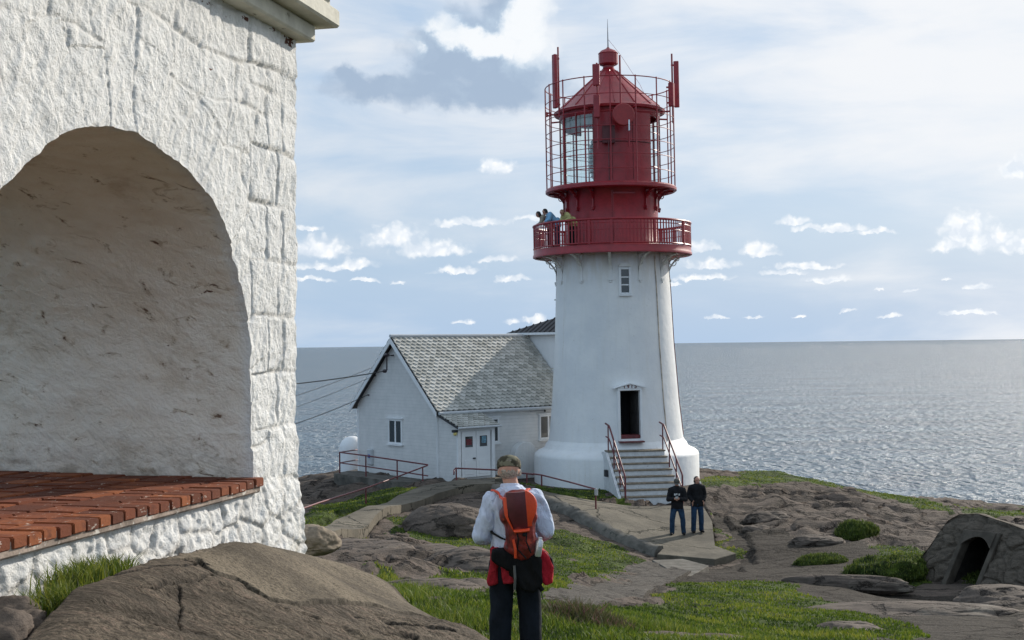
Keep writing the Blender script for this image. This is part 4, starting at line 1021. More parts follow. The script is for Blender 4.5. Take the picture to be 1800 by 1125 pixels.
# stairs up to the door
SD = 14.0; st = empty('entrance_stairs', (TX, TY, 0), T0, 'white concrete stairs with dark treads leading up to the lighthouse door', 'stairs')
Ms = localM(SD, 0, 0)     # local: -y is outwards
hwid = 1.05; ztop = -3.93; rise, going, nst = .205, .30, 8; r0 = 3.26
zb = ztop-rise*nst
body = MB()
pr = [(r0-.9, ztop-.035)]
pr = [(2.3, ztop-.05), (r0, ztop-.05)]
for i in range(nst-1): pr += [(r0+i*going, ztop-rise*(i+1)-.05), (r0+(i+1)*going, ztop-rise*(i+1)-.05)]
pr += [(r0+(nst-1)*going, zb-.9), (2.3, zb-.9)]
vs = [Ms @ Vector((sx_, -r_, z_)) for sx_ in (-hwid, hwid) for r_, z_ in pr]; n = len(pr)
body.add(vs, [tuple(range(n)), tuple(range(2*n-1, n-1, -1))]+[(i, i+n, (i+1) % n+n, (i+1) % n) for i in range(n)])
body.build('stair_body', M['riser'], st)
for i in range(nst):
    z_ = ztop-rise*i; a = r0+(i-1)*going if i else 2.7; b = r0+i*going
    MB().box(-hwid-.03, hwid+.03, -(b+.035), -(a+.0), z_-.048, z_, Ms).build('tread', M['step_edge'], st, bevel=.008)
# stepped side wall at the left of the stairs
mb = MB(); vs = [(r0-.6, ztop-.06), (r0+.05, ztop-.06), (r0+nst*going-.2, zb-.05), (r0+nst*going-.2, zb-.9), (r0-.6, zb-.9)]
V_ = [Ms @ Vector((sx_, -a, b)) for sx_ in (-hwid-.13, -hwid-.033) for a, b in vs]; mb.add(V_, [tuple(range(5)), tuple(range(9, 4, -1))]+[(i, i+5, (i+1) % 5+5, (i+1) % 5) for i in range(5)])
mb.build('side_wall', M['riser'], st)
mb = MB(); mb.box(-hwid-.26, -hwid-.131, -(r0+.45), -(r0+.25), zb+.75, zb+1.0, Ms); mb.build('wall_lamp', M['black_edge'], st, bevel=.02)
for sd_ in (-1, 1):
    X = sd_*(hwid-.02); e = r0+nst*going-.12; p_ = lambda r_, z_: tuple(Ms @ Vector((X, -r_, z_)))
    mb = MB(); mb.tube([p_(r0-.55, ztop+.98), p_(r0-.02, ztop+.92), p_(r0+.10, ztop+.86), p_(e-.02, zb+.95), p_(e, zb+.88), p_(e, zb-.06)], .034, 8)
    mb.tube([p_(r0-.50, ztop+.50), p_(r0-.05, ztop+.46), p_(r0+.06, ztop+.40), p_(e, zb+.42)], .026, 8)
    h = mb.build('handrail', M['red_rail'], st, 50)
    for r_ in (r0-.15, r0+.7, r0+1.55):
        zt = ztop-(max(0, r_-r0)*rise/going); MB().tube([p_(r_, zt-.1), p_(r_, zt+.90)], .024, 8).build('post', M['red_rail'], h)

# ------------------------------------------------------------------ white house
PH = R(50); RX0, RY0 = -2.83, 51.0
hs = empty('white_house', (RX0, RY0, 0), math.pi/2-PH, 'white clapboard house with steep grey slate roof and small porch beside the lighthouse', 'house')
# local: x along the long wall (away to the right), y = perpendicular into the house (left-back), z up
W, L = 5.6, 6.9; ez, rz_ = -2.40, .27; zb0 = -5.9
mb = MB(); mb.box(0, L+.0, 0, .15, zb0, ez+.12); mb.build('long_wall', M['clap'], hs)
mb = MB(); mb.box(0, L, W-.15, W, zb0, ez+.12); mb.build('back_wall', M['clap'], hs)
Mg = Matrix.Rotation(R(90), 4, 'Z')   # prism plane xz -> yz
mb = MB(); mb.prism([(.002, zb0), (W-.002, zb0), (W-.002, ez), (W/2, rz_-.06), (.002, ez)], -.02, .13, Matrix(((0, 1, 0, 0), (1, 0, 0, 0), (0, 0, 1, 0), (0, 0, 0, 1)))); mb.build('gable_wall', M['clap'], hs)
def tiles(origin, ux, uy, uz, length, slope, name, parent, dz=.0, tw=.26, th_=.185):
    """slates laid in diamond courses, each a thin lifted quad with its own tint"""
    V, Fq, rn = [], [], []; nr = int(slope/th_)+1; nc = int(length/tw)+2
    o = Vector(origin); ux, uy, uz = Vector(ux), Vector(uy), Vector(uz)
    for r_ in range(nr):
        for c_ in range(-1, nc):
            x0 = c_*tw+(r_ % 2)*tw/2; x1 = x0+tw*1.0; s0 = r_*th_; s1 = min(s0+th_*1.45, slope)
            a, b = max(0, min(length, x0)), max(0, min(length, x1))
            if b-a < .02: continue
            m_ = max(0, min(length, (x0+x1)/2)); j = random.uniform(0, .01)
            tip = s0-.05 if r_ else s0
            pts = [(a, s0+.05, .045+j), (m_, tip-.01, .055+j), (b, s0+.05, .045+j), (b, s1, .008), (a, s1, .008)]
            k = len(V); V += [o+ux*p+uy*q+uz*(h+dz) for p, q, h in pts]; Fq.append((k, k+1, k+2, k+3, k+4)); V += [o+ux*p+uy*q+uz*(dz+.0) for p, q, h in pts[:3]]
            Fq.append((k, k+5, k+6, k+1)); Fq.append((k+1, k+6, k+7, k+2)); rn += [random.random()]*8
    me = bpy.data.meshes.new(name); me.from_pydata([tuple(v) for v in V], [], Fq); me.update(); me.materials.append(M['slate'])
    a_ = me.attributes.new('rnd', 'FLOAT', 'POINT'); a_.data.foreach_set('value', rn)
    return link(bpy.data.objects.new(name, me), parent)
sl = math.hypot(W/2, rz_-ez); cy, sz = (W/2)/sl, (rz_-ez)/sl; oh = .28
roof = MB()
for sgn in (0, 1):
    y_ = lambda d: d if sgn == 0 else W-d
    vs = [(-.28, y_(-oh*cy), ez-oh*sz+.0), (L-.01, y_(-oh*cy), ez-oh*sz), (L-.01, W/2, rz_), (-.28, W/2, rz_)]
    vs2 = [(a, b, c+.075) for a, b, c in vs]; roof.add(vs+vs2, [(0,1,2,3),(7,6,5,4),(0,4,5,1),(1,5,6,2),(2,6,7,3),(3,7,4,0)])
rf2 = roof.build('roof', M['black_edge'], hs)
tiles((-.26, -oh*cy-.03*cy, ez-oh*sz-.03*sz+.085), (1, 0, 0), (0, cy, sz), (0, -sz, cy), L+.25, sl+oh+.03, 'slates', rf2)
tiles((-.26, W+oh*cy, ez-oh*sz+.085), (1, 0, 0), (0, -cy, sz), (0, sz, cy), L+.25, sl+oh, 'slates', rf2)
mb = MB(); mb.tube([(-.3, W/2, rz_+.12), (L, W/2, rz_+.12)], .07, 8); mb.build('ridge_cap', M['gutter'], rf2, 40)
# white barge boards with dark edge
mb = MB()
for sgn in (0, 1):
    f_ = (lambda a: a) if sgn == 0 else (lambda a: W-a)
    P_ = [(f_(-oh*cy), ez-oh*sz-.14), (f_(-oh*cy), ez-oh*sz+.045), (W/2, rz_+.045), (W/2, rz_-.17)]
    mb.prism(P_, -.31, -.283, Matrix(((0, 1, 0, 0), (1, 0, 0, 0), (0, 0, 1, 0), (0, 0, 0, 1))))
mb.build('barge_board', M['white'], rf2)
mb = MB(); g_y = -oh*cy-.07; mb.tube([(-.2, g_y, ez-oh*sz+.0), (L, g_y, ez-oh*sz+.0)], .065, 8); mb.build('gutter', M['gutter'], rf2, 50)
mb = MB(); mb.box(0, L, -.03, -.002, ez-.26, ez-.02); mb.build('fascia', M['white'], hs)
mb = MB(); mb.tube([(-.12, .05, ez-.2), (-.06, .05, ez-.4), (-.06, .05, zb0+.6)], .04, 8); mb.build('downpipe', M['white'], hs, 50)
mb = MB(); mb.box(-.045, .0, .0, .10, zb0, ez-.1); mb.box(-.045, 0, W-.1, W, zb0, ez-.1); mb.build('corner_board', M['white'], hs)
def window(parent, cx, cz, w, h, face, panes=2, name='window'):
    """face 'x': on the gable (normal -x), face 'y': on the long wall (normal -y)"""
    T = Matrix(((0, 1, 0, 0), (1, 0, 0, 0), (0, 0, 1, 0), (0, 0, 0, 1))) if face == 'x' else Matrix.Identity(4)
    f = MB(); b = .075
    f.box(cx-w/2, cx-w/2+b, -.06, .05, cz-h/2, cz+h/2, T); f.box(cx+w/2-b, cx+w/2, -.06, .05, cz-h/2, cz+h/2, T)
    f.box(cx-w/2+b, cx+w/2-b, -.057, .05, cz+h/2-b, cz+h/2, T); f.box(cx-w/2+b, cx+w/2-b, -.057, .05, cz-h/2, cz-h/2+b, T)
    for k in range(1, panes): x_ = cx-w/2+k*w/panes; f.box(x_-.045, x_+.045, -.045, .05, cz-h/2+b, cz+h/2-b, T)
    f.box(cx-w/2-.08, cx+w/2+.08, -.10, .0, cz+h/2+.002, cz+h/2+.06, T)
    fo_ = f.build(name, M['white'], parent, bevel=.004)
    MB().box(cx-w/2-.06, cx+w/2+.06, -.12, .0, cz-h/2-.055, cz-h/2-.002, T).build('sill', M['white'], fo_)
    for k in range(panes):
        x0 = cx-w/2+k*w/panes+.04; x1 = x0+w/panes-.08; MB().box(x0, x1, -.03, -.024, cz-h/2+b-.01, cz+h/2-b+.01, T).build('pane', M['glass'], fo_)
    return fo_
window(hs, 2.88, -3.42, .95, 1.0, 'x'); window(hs, 2.45, -3.38, .95, 1.0, 'y'); window(hs, 5.55, -3.38, 1.0, 1.0, 'y')
mb = MB(); mb.tube([(4.55, -.09, -2.72), (5.25, -.09, -2.72)], .03, 6); hk = mb.build('wall_bar', M['gutter'], hs); MB().sphere((5.3, -.09, -2.72), .055).build('knob', M['black_edge'], hk)
# round-topped white hatch on the long wall
ar = [(3.5, -5.6)]+[(4.09-.59*math.cos(a), -4.45+.55*math.sin(a)) for a in np.linspace(0, math.pi, 15)]+[(4.68, -5.6)]
mb = MB(); mb.prism(ar, -.32, -.002); mb.build('rounded_hatch', M['tower'], hs, 30, .02)
# porch
px0, px1, pd = -.002, 1.72, 1.17; pt, pb_ = -2.68, -3.06
pc = MB(); 
Tyz = Matrix(((0, 1, 0, 0), (1, 0, 0, 0), (0, 0, 1, 0), (0, 0, 0, 1)))
pc.prism([(-.002, zb0), (-.002, pt), (-pd, pb_), (-pd, zb0)], px0-.02, px0+.1, Tyz); pc.prism([(-.002, zb0), (-.002, pt), (-pd, pb_), (-pd, zb0)], px1-.1, px1, Tyz)
pc.box(px0+.1, px1-.1, -pd+.06, -pd+.12, -5.15, pb_-.02); por = pc.build('porch', M['clap'], hs)
mb = MB(); psl = math.hypot(pd+.22, (pt-pb_)*1.19); 
P_ = [(0.0, pt+.03), (0.0, pt+.09), (-pd-.22, pb_-.085+.06), (-pd-.22, pb_-.085)]; mb.prism(P_, -.2, px1+.18, Tyz); pr_ = mb.build('porch_roof', M['black_edge'], por)
dirp = Vector((0, pd+.22, pt+.09-(pb_-.025))).normalized()
tiles((-.16, -pd-.24, pb_-.02), (1, 0, 0), tuple(dirp), (0, -dirp.z, dirp.y), px1+.28, psl, 'slates', pr_)
mb = MB(); mb.tube([(-.18, -pd-.27, pb_-.05), (px1+.16, -pd-.27, pb_-.05)], .045, 8); mb.build('gutter', M['gutter'], pr_, 50)
mb = MB(); mb.box(px0-.04, px0+.10, -pd-.05, -pd+.05, -5.3, pb_-.09); mb.box(px1-.12, px1+.03, -pd-.05, -pd+.05, -5.3, pb_-.09); mb.box(px0+.1, px1-.12, -pd-.045, -pd+.05, pb_-.19, pb_-.09); mb.build('porch_frame', M['white'], por, bevel=.006)
for k in range(2):
    x0 = .16+k*.70; x1 = x0+.685; d_ = MB().box(x0, x1, -pd-.015, -pd+.03, -5.0, pb_-.2); d_.box(x0+.12, x1-.12, -pd-.03, -pd-.016, -4.9, -4.35); dd_ = d_.build('door', M['white'], por, bevel=.005)
    MB().box(x0+.17, x1-.17, -pd-.03, -pd-.018, -3.86, -3.46).build('door_window', M['glass'], dd_)
    MB().box(x0+.2+.05*k, x1-.22, -pd-.036, -pd-.031, -3.78+.05*k, -3.55+.07*k).build('notice', M['poster_red'] if k == 0 else M['poster_blue'], dd_)
    if k == 0: MB().box(x1-.16, x1-.05, -pd-.06, -pd-.016, -4.32, -4.27).build('door_handle', M['black_edge'], dd_)
mb = MB(); mb.box(-.24, -.04, -pd-.05, -pd+.08, -3.28, -3.18); lm = mb.build('porch_lamp', M['black_edge'], por); MB().sphere((-.14, -pd+.0, -3.33), .075).build('lamp_glass', M['yellowlamp'], lm)
mb = MB(); mb.box(px0-.1, px1+.1, -pd-.55, -pd, -5.6, -5.08); mb.build('doorstep', M['concrete'], por, bevel=.02)
# insulators and bracket arm on the gable
mb = MB(); mb.tube([(-.03, 2.95, -.38), (-.35, 2.97, -.4), (-.33, 3.0, -.95), (-.4, 3.05, -1.05)], .03, 6); ins_ = mb.build('cable_bracket', M['insul'], hs)
for p in [(-.35, 2.97, -.36), (-.4, 3.05, -1.0)]: MB().sphere(p, .10, 10, 6, (1, 1, .8)).build('insulator', M['insul'], ins_)
for p in [(-.08, 4.3, -.85), (-.08, 4.25, -1.2), (-.08, 4.75, -2.0)]: MB().tube([(0, p[1], p[2]), p], .035, 6).build('insulator', M['insul'], ins_)
mb = MB(); mb.box(-.16, -.0, 4.45, 4.75, -4.85, -4.2); hb = mb.build('wall_box', M['gutter'], hs, bevel=.03); MB().box(-.2, -.162, 4.5, 4.62, -4.55, -4.42).build('dial', simple('blue_mark', (.03, .09, .3), .5), hb)
# taller block behind with a hipped roof
bk = empty('rear_block', (RX0, RY0, 0), math.pi/2-PH, 'taller white block with a dark low hipped roof rising behind the slate roof', 'house')
bx0, bx1, by0, by1, bz = 6.93, 9.6, -.15, 3.6, .50
MB().box(bx0, bx1, by0, by1, zb0, bz).build('wall', M['white'], bk)
cxm, cym = (bx0+bx1)/2, (by0+by1)/2; e_ = .3; rr_ = MB()
rr_.add([(bx0-e_, by0-e_, bz), (bx1+e_, by0-e_, bz), (bx1+e_, by1+e_, bz), (bx0-e_, by1+e_, bz), (cxm-.7, cym, bz+.62), (cxm+.4, cym, bz+.62)], [(0, 1, 5, 4), (1, 2, 5), (2, 3, 4, 5), (3, 0, 4), (3, 2, 1, 0)])
hip = rr_.build('roof', M['darkslate'], bk)
mb = MB(); mb.box(bx0-e_, bx1+e_, by0-e_, by0-e_+.04, bz-.1, bz-.003); mb.box(bx0-e_, bx0-e_+.04, by0-e_+.05, by1+e_, bz-.1, bz-.003); mb.build('eaves_board', M['white'], bk)
mb = MB()
for i in range(1, 14):
    f = i/14; y_ = by0-e_+f*(by1-by0+2*e_); pk = min(1, 2*min(f, 1-f)); mb.tube([(bx0-e_, y_, bz+.02), (bx0-e_+(cxm-.7-bx0+e_)*pk, y_, bz+.02+.62*pk)], .025, 4)
mb.build('batten', M['darkslate'], hip)

# concrete platform, rails and ramp left of the house
# platform running along the gable
pl_ = empty('concrete_platform', (0, 0, 0), 0, 'low grey concrete platform along the gable wall of the house', 'platform')
tp = [at(587, 832, 53.0), at(632, 824, 56.5), at(764, 846, 50.9), at(752, 849, 50.0), at(690, 846, 50.5)]
z_t = [p[2] for p in tp]; lowz = -7.0
mb = MB(); n = len(tp); mb.add([tuple(p) for p in tp]+[(p[0], p[1], lowz) for p in tp], [tuple(range(n)), tuple(range(2*n-1, n-1, -1))]+[(i, (i+1) % n, (i+1) % n+n, i+n) for i in range(n)])
mb.build('platform_block', M['darkconcrete'], pl_)
def railing(name, label, tops, posts, mid=.45, r=.028, group='red pipe railings', endcap=None, low=True):
    o = empty(name, tuple(tops[0]), 0, label, 'railing', group); o0 = Vector(tops[0])
    mb = MB(); mb.tube([Vector(p)-o0 for p in tops], r, 8); mb.build('top_rail', M['red_rail'], o, 50)
    if low: mb = MB(); mb.tube([Vector((p[0], p[1], p[2]-mid))-o0 for p in tops[:endcap]], r*.85, 8); mb.build('lower_rail', M['red_rail'], o, 50)
    for p, h in posts: MB().tube([Vector(p)-o0, Vector((p[0], p[1], p[2]-h))-o0], r, 8).build('post', M['red_rail'], o)
    return o
tr_ = [at(632, 790, 55.8), at(597, 795, 53.2), at(643, 801, 52.2), at(698, 809, 51.4), at(752, 817, 50.6)]
railing('railing', 'dark red pipe railing round the concrete platform at the house gable', tr_, [(tr_[0], 1.0), (tr_[1], 1.0), (tr_[2], 1.05), (tr_[3], 1.05)], .42)
t2 = [at(752, 818, 50.5), at(704, 836, 49.6), at(643, 858, 43), at(560, 884, 36), at(515, 900, 33.5)]
railing('railing', 'thin dark red pipe handrail going down from the platform towards the arched wall', t2, [(at(743, 822, 50.2), 1.1), (t2[2], .95), (at(523, 897, 33.8), .9)], .45, .026, low=False)
t3 = [at(515, 852, 62), at(560, 849, 62.5), at(600, 842, 63)]
railing('railing', 'short thin railing at the shore rocks beyond the platform', t3, [(t3[1], 1.0)], .5, .026)
t4 = [at(798, 834, 48.7), at(798, 826, 48.9), at(801, 823, 48.9), at(870, 826, 49.2), at(938, 834, 48.4)]
railing('railing', 'dark red pipe railing across the front of the porch, behind the hiker', t4[0:], [(at(802, 824, 48.85), .75), (at(926, 832, 48.5), .7)], .5, .028, endcap=4)
t5 = [at(938, 833, 48.3), at(952, 835, 47.9), at(1000, 847, 46), at(1047, 860, 43.6), at(1049, 866, 43.5)]
railing('railing', 'sloping red handrail in front of the white lighthouse base', t5, [(t5[1], .55), (t5[3], 1.0)], .5, .028, low=False)
mb = MB(); q = at(1048, 864, 43.5); mb.cyl((q[0], q[1]), .06, q[2]-.12, q[2]+.08, 12); 
rp = [o for o in bpy.data.objects if o.get('label', '').startswith('sloping red handrail')][0]
mb.v = [(a-rp.location.x, b-rp.location.y, c-rp.location.z) for a, b, c in mb.v]; mb.build('rail_cap', M['metal'], rp)
# domed white enclosure beyond the platform
dm = MB(); dm.lathe([(.55, -1.0), (.55, 0), (.52, .14), (.43, .3), (.28, .43), (.1, .49), (.02, .5)], 32); q = at(619, 787, 56.5)
o = dm.build('round_tank', M['white'], None, 40); o.location = q; tag(o, 'white dome-topped round tank behind the platform railing at the house corner', 'tank')
# overhead cables
def cable(p0, p1, sag, r, label):
    p0, p1 = Vector(p0), Vector(p1); pts = [p0+(p1-p0)*u-Vector((0, 0, sag*1.3*u*(1-u))) for u in np.linspace(0, 4, 60)]
    mb = MB(); mb.tube(pts, r, 5); tag(mb.build('overhead_cable', M['wire'], None), label, 'cable', 'overhead cables')
hM = Matrix.Translation((RX0, RY0, 0)) @ Matrix.Rotation(math.pi/2-PH, 4, 'Z')
hp = lambda p: hM @ Vector(p)
cable(hp((-.4, 3.05, -1.0)), at(430, 682, 48), .25, .021, 'thickest black overhead cable, running to the bracket below the gable peak')
cable(hp((-.08, 4.3, -.85)), at(430, 722, 48), .3, .011, 'upper thin cable crossing the thick one in front of the sea')
cable(hp((-.08, 4.25, -1.2)), at(430, 745, 48), .3, .009, 'middle thin cable, fainter, in front of the sea')
cable(hp((-.08, 4.75, -2.0)), at(430, 772, 48), .35, .015, 'lowest cable, ending nearest the left eave')
# ------------------------------------------------------------------ stone shelter (dug-out) at the right
sh = empty('stone_shelter', tuple(at(1690, 1040, 34.0)), 0, 'low dark stone dug-out shelter with an arched doorway at the right edge', 'shelter')
b0 = Vector(at(1690, 1040, 34.0))
A_ = Vector(at(1576, 1042, 34.6)); B_ = Vector(at(1840, 1052, 31.2)); dx = (B_-A_); dx.z = 0; Lf = dx.length; dx.normalize(); back_ = Vector((-dx.y, dx.x, 0))
topp = [(0, .15), (.06, .55), (.16, 1.15), (.24, 1.85), (.30, 2.02), (.42, 2.08), (.62, 1.95), (.78, 1.82), (1.0, 1.65)]
def ftop(u): return float(np.interp(u/Lf, [a for a, b in topp], [b for a, b in topp]))
dcx = (Vector(at(1688, 985, 33.1))-A_).dot(dx); dwid = .42; dh = 1.62
nu, nv = 220, 120; U = np.linspace(-.3, Lf+.6, nu); WV = np.linspace(0, 1, nv)
def door_shift(z): return .33*(z/1.6)      # leaning jambs as in the photo
verts = []; 
for u in U:
    ht = ftop(max(0, min(Lf, u)))+.05
    for v_ in WV:
        z = -.5+(ht+.5)*v_; verts.append((u, z))
VZ = np.array(verts); d, rn2 = cell_edges(VZ[:, 0]+.30*fbm(VZ[:, 0]*1.3, VZ[:, 1]*1.3, 0, 3, 300), VZ[:, 1]+.34*fbm(VZ[:, 0]*1.5, VZ[:, 1]*1.2, 4, 3, 303), 301, .40, .36, 3.0)
disp = .05*ss(0, .10, d)+.09*(rn2-.5)+.06*fbm(VZ[:, 0]*1.5, VZ[:, 1]*1.5, 0, 3, 305)+.04*fbm(VZ[:, 0]*4, VZ[:, 1]*4, 0, 4, 302)
lean = .42*VZ[:, 1]+.25*np.clip(VZ[:, 1]-1.4, 0, 2)**2
P = np.array([list(A_+dx*float(u)+back_*float(l_-d_)) for (u, z), l_, d_ in zip(VZ, lean, disp)]); P[:, 2] = A_.z+VZ[:, 1]
zc = VZ[:, 1]; uc = VZ[:, 0]; cxd = dcx+door_shift(zc)-.16
inside = (np.abs(uc-cxd) < dwid) & (zc < dh-.45*(np.abs(uc-cxd)/dwid)**2*.5) & (zc > -.35)
Fq = grid_faces(nu, nv, True); keep = ~inside[Fq].all(1)
m, t, c, b, co = rockmat('shelter_stone', (.085, .070, .055), (.175, .142, .112), (.02, .017, .014), 1.5, (.12, .105, .085), .6, .05, False); t.finish(c, .9, b); M['sstone'] = m
np_mesh('stone_front', P-np.array(b0), Fq[keep], M['sstone'], sh)
# mound behind the front
nb_ = 60; mound = []
for i, u in enumerate(U):
    ht = ftop(max(0, min(Lf, u)))+.05; zt = A_.z+ht; 
    for k in range(nb_):
        t_ = k/(nb_-1); dd_ = t_*3.2; lean_ = .42*ht+.25*max(0, ht-1.4)**2
        p = A_+dx*float(u)+back_*(lean_-.05+dd_); z = zt-.25*t_-2.6*t_**2.5+.16*float(math.sin(u*2+t_*5))*t_; mound.append((p.x, p.y, z))
mound = np.array(mound); mound[:, 2] += .12*fbm(mound[:, 0]*1.2, mound[:, 1]*1.2, 0, 4, 310)*np.clip(np.tile(np.linspace(0, 4, nb_), nu), 0, 1)
np_mesh('mound_roof', mound-np.array(b0), grid_faces(nu, nb_), M['sstone'], sh)
# door jambs, lintel and an inside with floor plate painted dark in place of shade
def fp(u, z, off=0): p = A_+dx*u+back_*(.42*z+.25*max(0, z-1.4)**2+off); return (p.x-b0.x, p.y-b0.y, A_.z+z-b0.z)
mb = MB()
for sg in (-1, 1):
    a = lambda z, w_: dcx+door_shift(z)-.16+sg*(dwid+w_)
    q = [(a(z, w_), z, o_) for z in (-.3, dh+.12) for w_, o_ in ((-.02, -.10), (.11, -.10), (.11, .25), (-.02, .25))]; mb.add([fp(*k) for k in q], [(0,1,2,3),(7,6,5,4),(0,4,5,1),(1,5,6,2),(2,6,7,3),(3,7,4,0)])
M['djamb'] = simple('jamb_concrete', (.085, .072, .058), .9, .3, 3, 25, .01)
mb.build('door_jamb', M['djamb'], sh, bevel=.015)
arc = []; n = 12
for k in range(n+1):
    x_ = -dwid+2*dwid*k/n; arc.append((x_, dh-.24*(x_/dwid)**2))
q = [(dcx+door_shift(z)-.16+x_, z) for x_, z in arc]+[(dcx+door_shift(dh+.12)-.16+dwid, dh+.12), (dcx+door_shift(dh+.12)-.16-dwid, dh+.12)]
n = len(q); mb = MB(); mb.add([fp(u, z, -.13) for u, z in q]+[fp(u, z, .3) for u, z in q], [tuple(range(n)), tuple(range(2*n-1, n-1, -1))]+[(i, i+n, (i+1) % n+n, (i+1) % n) for i in range(n)])
mb.build('lintel', M['djamb'], sh)
mb = MB(); q = [(-.55, -.4), (.75, -.4), (.95, 1.8), (-.4, 1.8)]
vs = [fp(dcx+u, z, 1.3) for u, z in q]+[fp(dcx+u, z, .28) for u, z in q]; vs += [fp(dcx-.55, .03, 1.3), fp(dcx+.75, .03, 1.3), fp(dcx+.60, .03, .10), fp(dcx-.50, .03, .10)]
mb.add(vs, [(8, 9, 10, 11), (0, 1, 2, 3), (0, 4, 5, 1), (1, 5, 6, 2), (2, 6, 7, 3), (3, 7, 4, 0)]); mb.build('dark_interior', simple('shelter_inside', (.03, .027, .024), .9, .3), sh)

# ------------------------------------------------------------------ people
def blob(name, bones, mat, parent, voxel=.012, smooth=6, wrinkle=0.0, wsc=9, attrs=None, seed=0, extra=None):
    """bones: (p0, p1, r0, r1[, flatten_y]) joined into one continuous skin"""
    mb = MB(); nu_, nm_ = 16, 12
    for b in bones:
        p0, p1, ra, rb = Vector(b[0]), Vector(b[1]), b[2], b[3]; fl = b[4] if len(b) > 4 else 1.0
        ax = p1-p0; ax = ax.normalized() if ax.length > 1e-5 else Vector((0, 0, 1))
        q = ax.to_track_quat('Z', 'Y').to_matrix(); rings = []
        for i in range(1, nm_):
            t_ = math.pi*i/nm_; c_ = math.cos(t_)
            ring = []
            for j in range(nu_):
                a = 2*math.pi*j/nu_; d = q @ Vector((math.sin(t_)*math.cos(a), math.sin(t_)*math.sin(a), c_))
                base, rr = (p1, rb) if i <= nm_//2 else (p0, ra); ring.append(base+Vector((d.x*rr, d.y*rr*fl, d.z*rr)))
            rings.append(ring)
            if i == nm_//2: rings.append([p0+(x-p1)*(ra/max(rb, 1e-5)) for x in ring])
        mb.rings(rings[::-1])
    for p_ in (extra or []): mb.prism(*p_)
    o = mb.build('tmp', None)
    md = o.modifiers.new('r', 'REMESH'); md.mode = 'VOXEL'; md.voxel_size = voxel
    ms = o.modifiers.new('s', 'SMOOTH'); ms.iterations = smooth; ms.factor = .5
    bpy.context.view_layer.update()
    me = bpy.data.meshes.new_from_object(o.evaluated_get(bpy.context.evaluated_depsgraph_get())); bpy.data.objects.remove(o)
    me.name = name
    if wrinkle:
        n = len(me.vertices); co = np.empty(n*3); me.vertices.foreach_get('co', co); co = co.reshape(-1, 3)
        nn = np.empty(n*3); me.vertices.foreach_get('normal', nn); nn = nn.reshape(-1, 3)
        f = fbm(co[:, 0]*wsc+seed, co[:, 1]*wsc, co[:, 2]*wsc*.55+co[:, 0]*wsc*.5, 3, 400+seed); f = 1-np.abs(f)*2.4
        co = co+nn*(f*wrinkle)[:, None]; me.vertices.foreach_set('co', co.ravel())
    me.materials.clear(); me.materials.append(mat); me.polygons.foreach_set('use_smooth', [True]*len(me.polygons)); me.update()
    return link(bpy.data.objects.new(name, me), parent)
def hand(p, d, up, side, curl=.7, s=1.0):
    """palm plus four fingers and a thumb; d = direction of the fingers, up = back of the hand, side = towards the thumb"""
    p, d, up, side = Vector(p), Vector(d).normalized(), Vector(up).normalized(), Vector(side).normalized()
    B = []
    for k, o_ in enumerate((-.03, -.01, .01, .03)):
        B.append((p+side*o_*.6*s, p+side*o_*s+d*.085*s, .014*s, .012*s))
        b0_ = p+side*o_*s+d*.088*s; ln = (.062, .074, .078, .066)[k]*s; 
        m_ = b0_+(d*math.cos(curl*.8)-up*math.sin(curl*.8))*ln*.5; e_ = m_+(d*math.cos(curl*1.9)-up*math.sin(curl*1.9))*ln*.5
        B += [(b0_, m_, .0092*s, .0085*s), (m_, e_, .0085*s, .007*s)]
    t0 = p+side*.026*s+d*.015*s; t1 = t0+(side*.8+d*.7-up*.15).normalized()*.04*s; t2 = t1+(side*.25+d*.9-up*.35).normalized()*.035*s
    B += [(t0, t1, .013*s, .0105*s), (t1, t2, .0105*s, .008*s)]
    return B
def headbones(c, yaw=0.0, pitch=0.0, s=1.0):
    """c = centre of the head; face towards +y turned by yaw (left positive) and lowered by pitch"""
    Rm = Matrix.Rotation(yaw, 3, 'Z') @ Matrix.Rotation(-pitch, 3, 'X'); c = Vector(c); g = lambda x, y, z: c+Rm @ Vector((x, y, z))*s
    B = [(g(0, -.018, .02), g(0, .012, .035), .086*s, .080*s), (g(0, .02, -.02), g(0, .045, -.06), .066*s, .046*s), (g(0, .035, -.085), g(0, .05, -.09), .036*s, .03*s),
         (g(0, .092, .0), g(0, .108, -.025), .010*s, .015*s), (g(-.03, .078, .022), g(.03, .078, .022), .014*s, .014*s),
         (g(-.078, -.005, .01), g(-.082, -.012, -.02), .016*s, .012*s), (g(.078, -.005, .01), g(.082, -.012, -.02), .016*s, .012*s),
         (g(-.02, .075, -.055), g(.02, .075, -.055), .012*s, .012*s)]
    return B, g
eye_m = simple('eye', (.03, .02, .02), .2, .1); lip_m = simple('lips', (.30, .10, .09), .5, .1)
def face(parent, g, s=1.0):
    for sx_ in (-1, 1): MB().sphere(tuple(g(sx_*.031, .083, .006)), .011*s, 8, 6).build('eye', eye_m, parent)
    MB().tube([tuple(g(-.022, .088, -.052)), tuple(g(0, .094, -.052)), tuple(g(.022, .088, -.052))], .0055*s, 6).build('mouth', lip_m, parent)

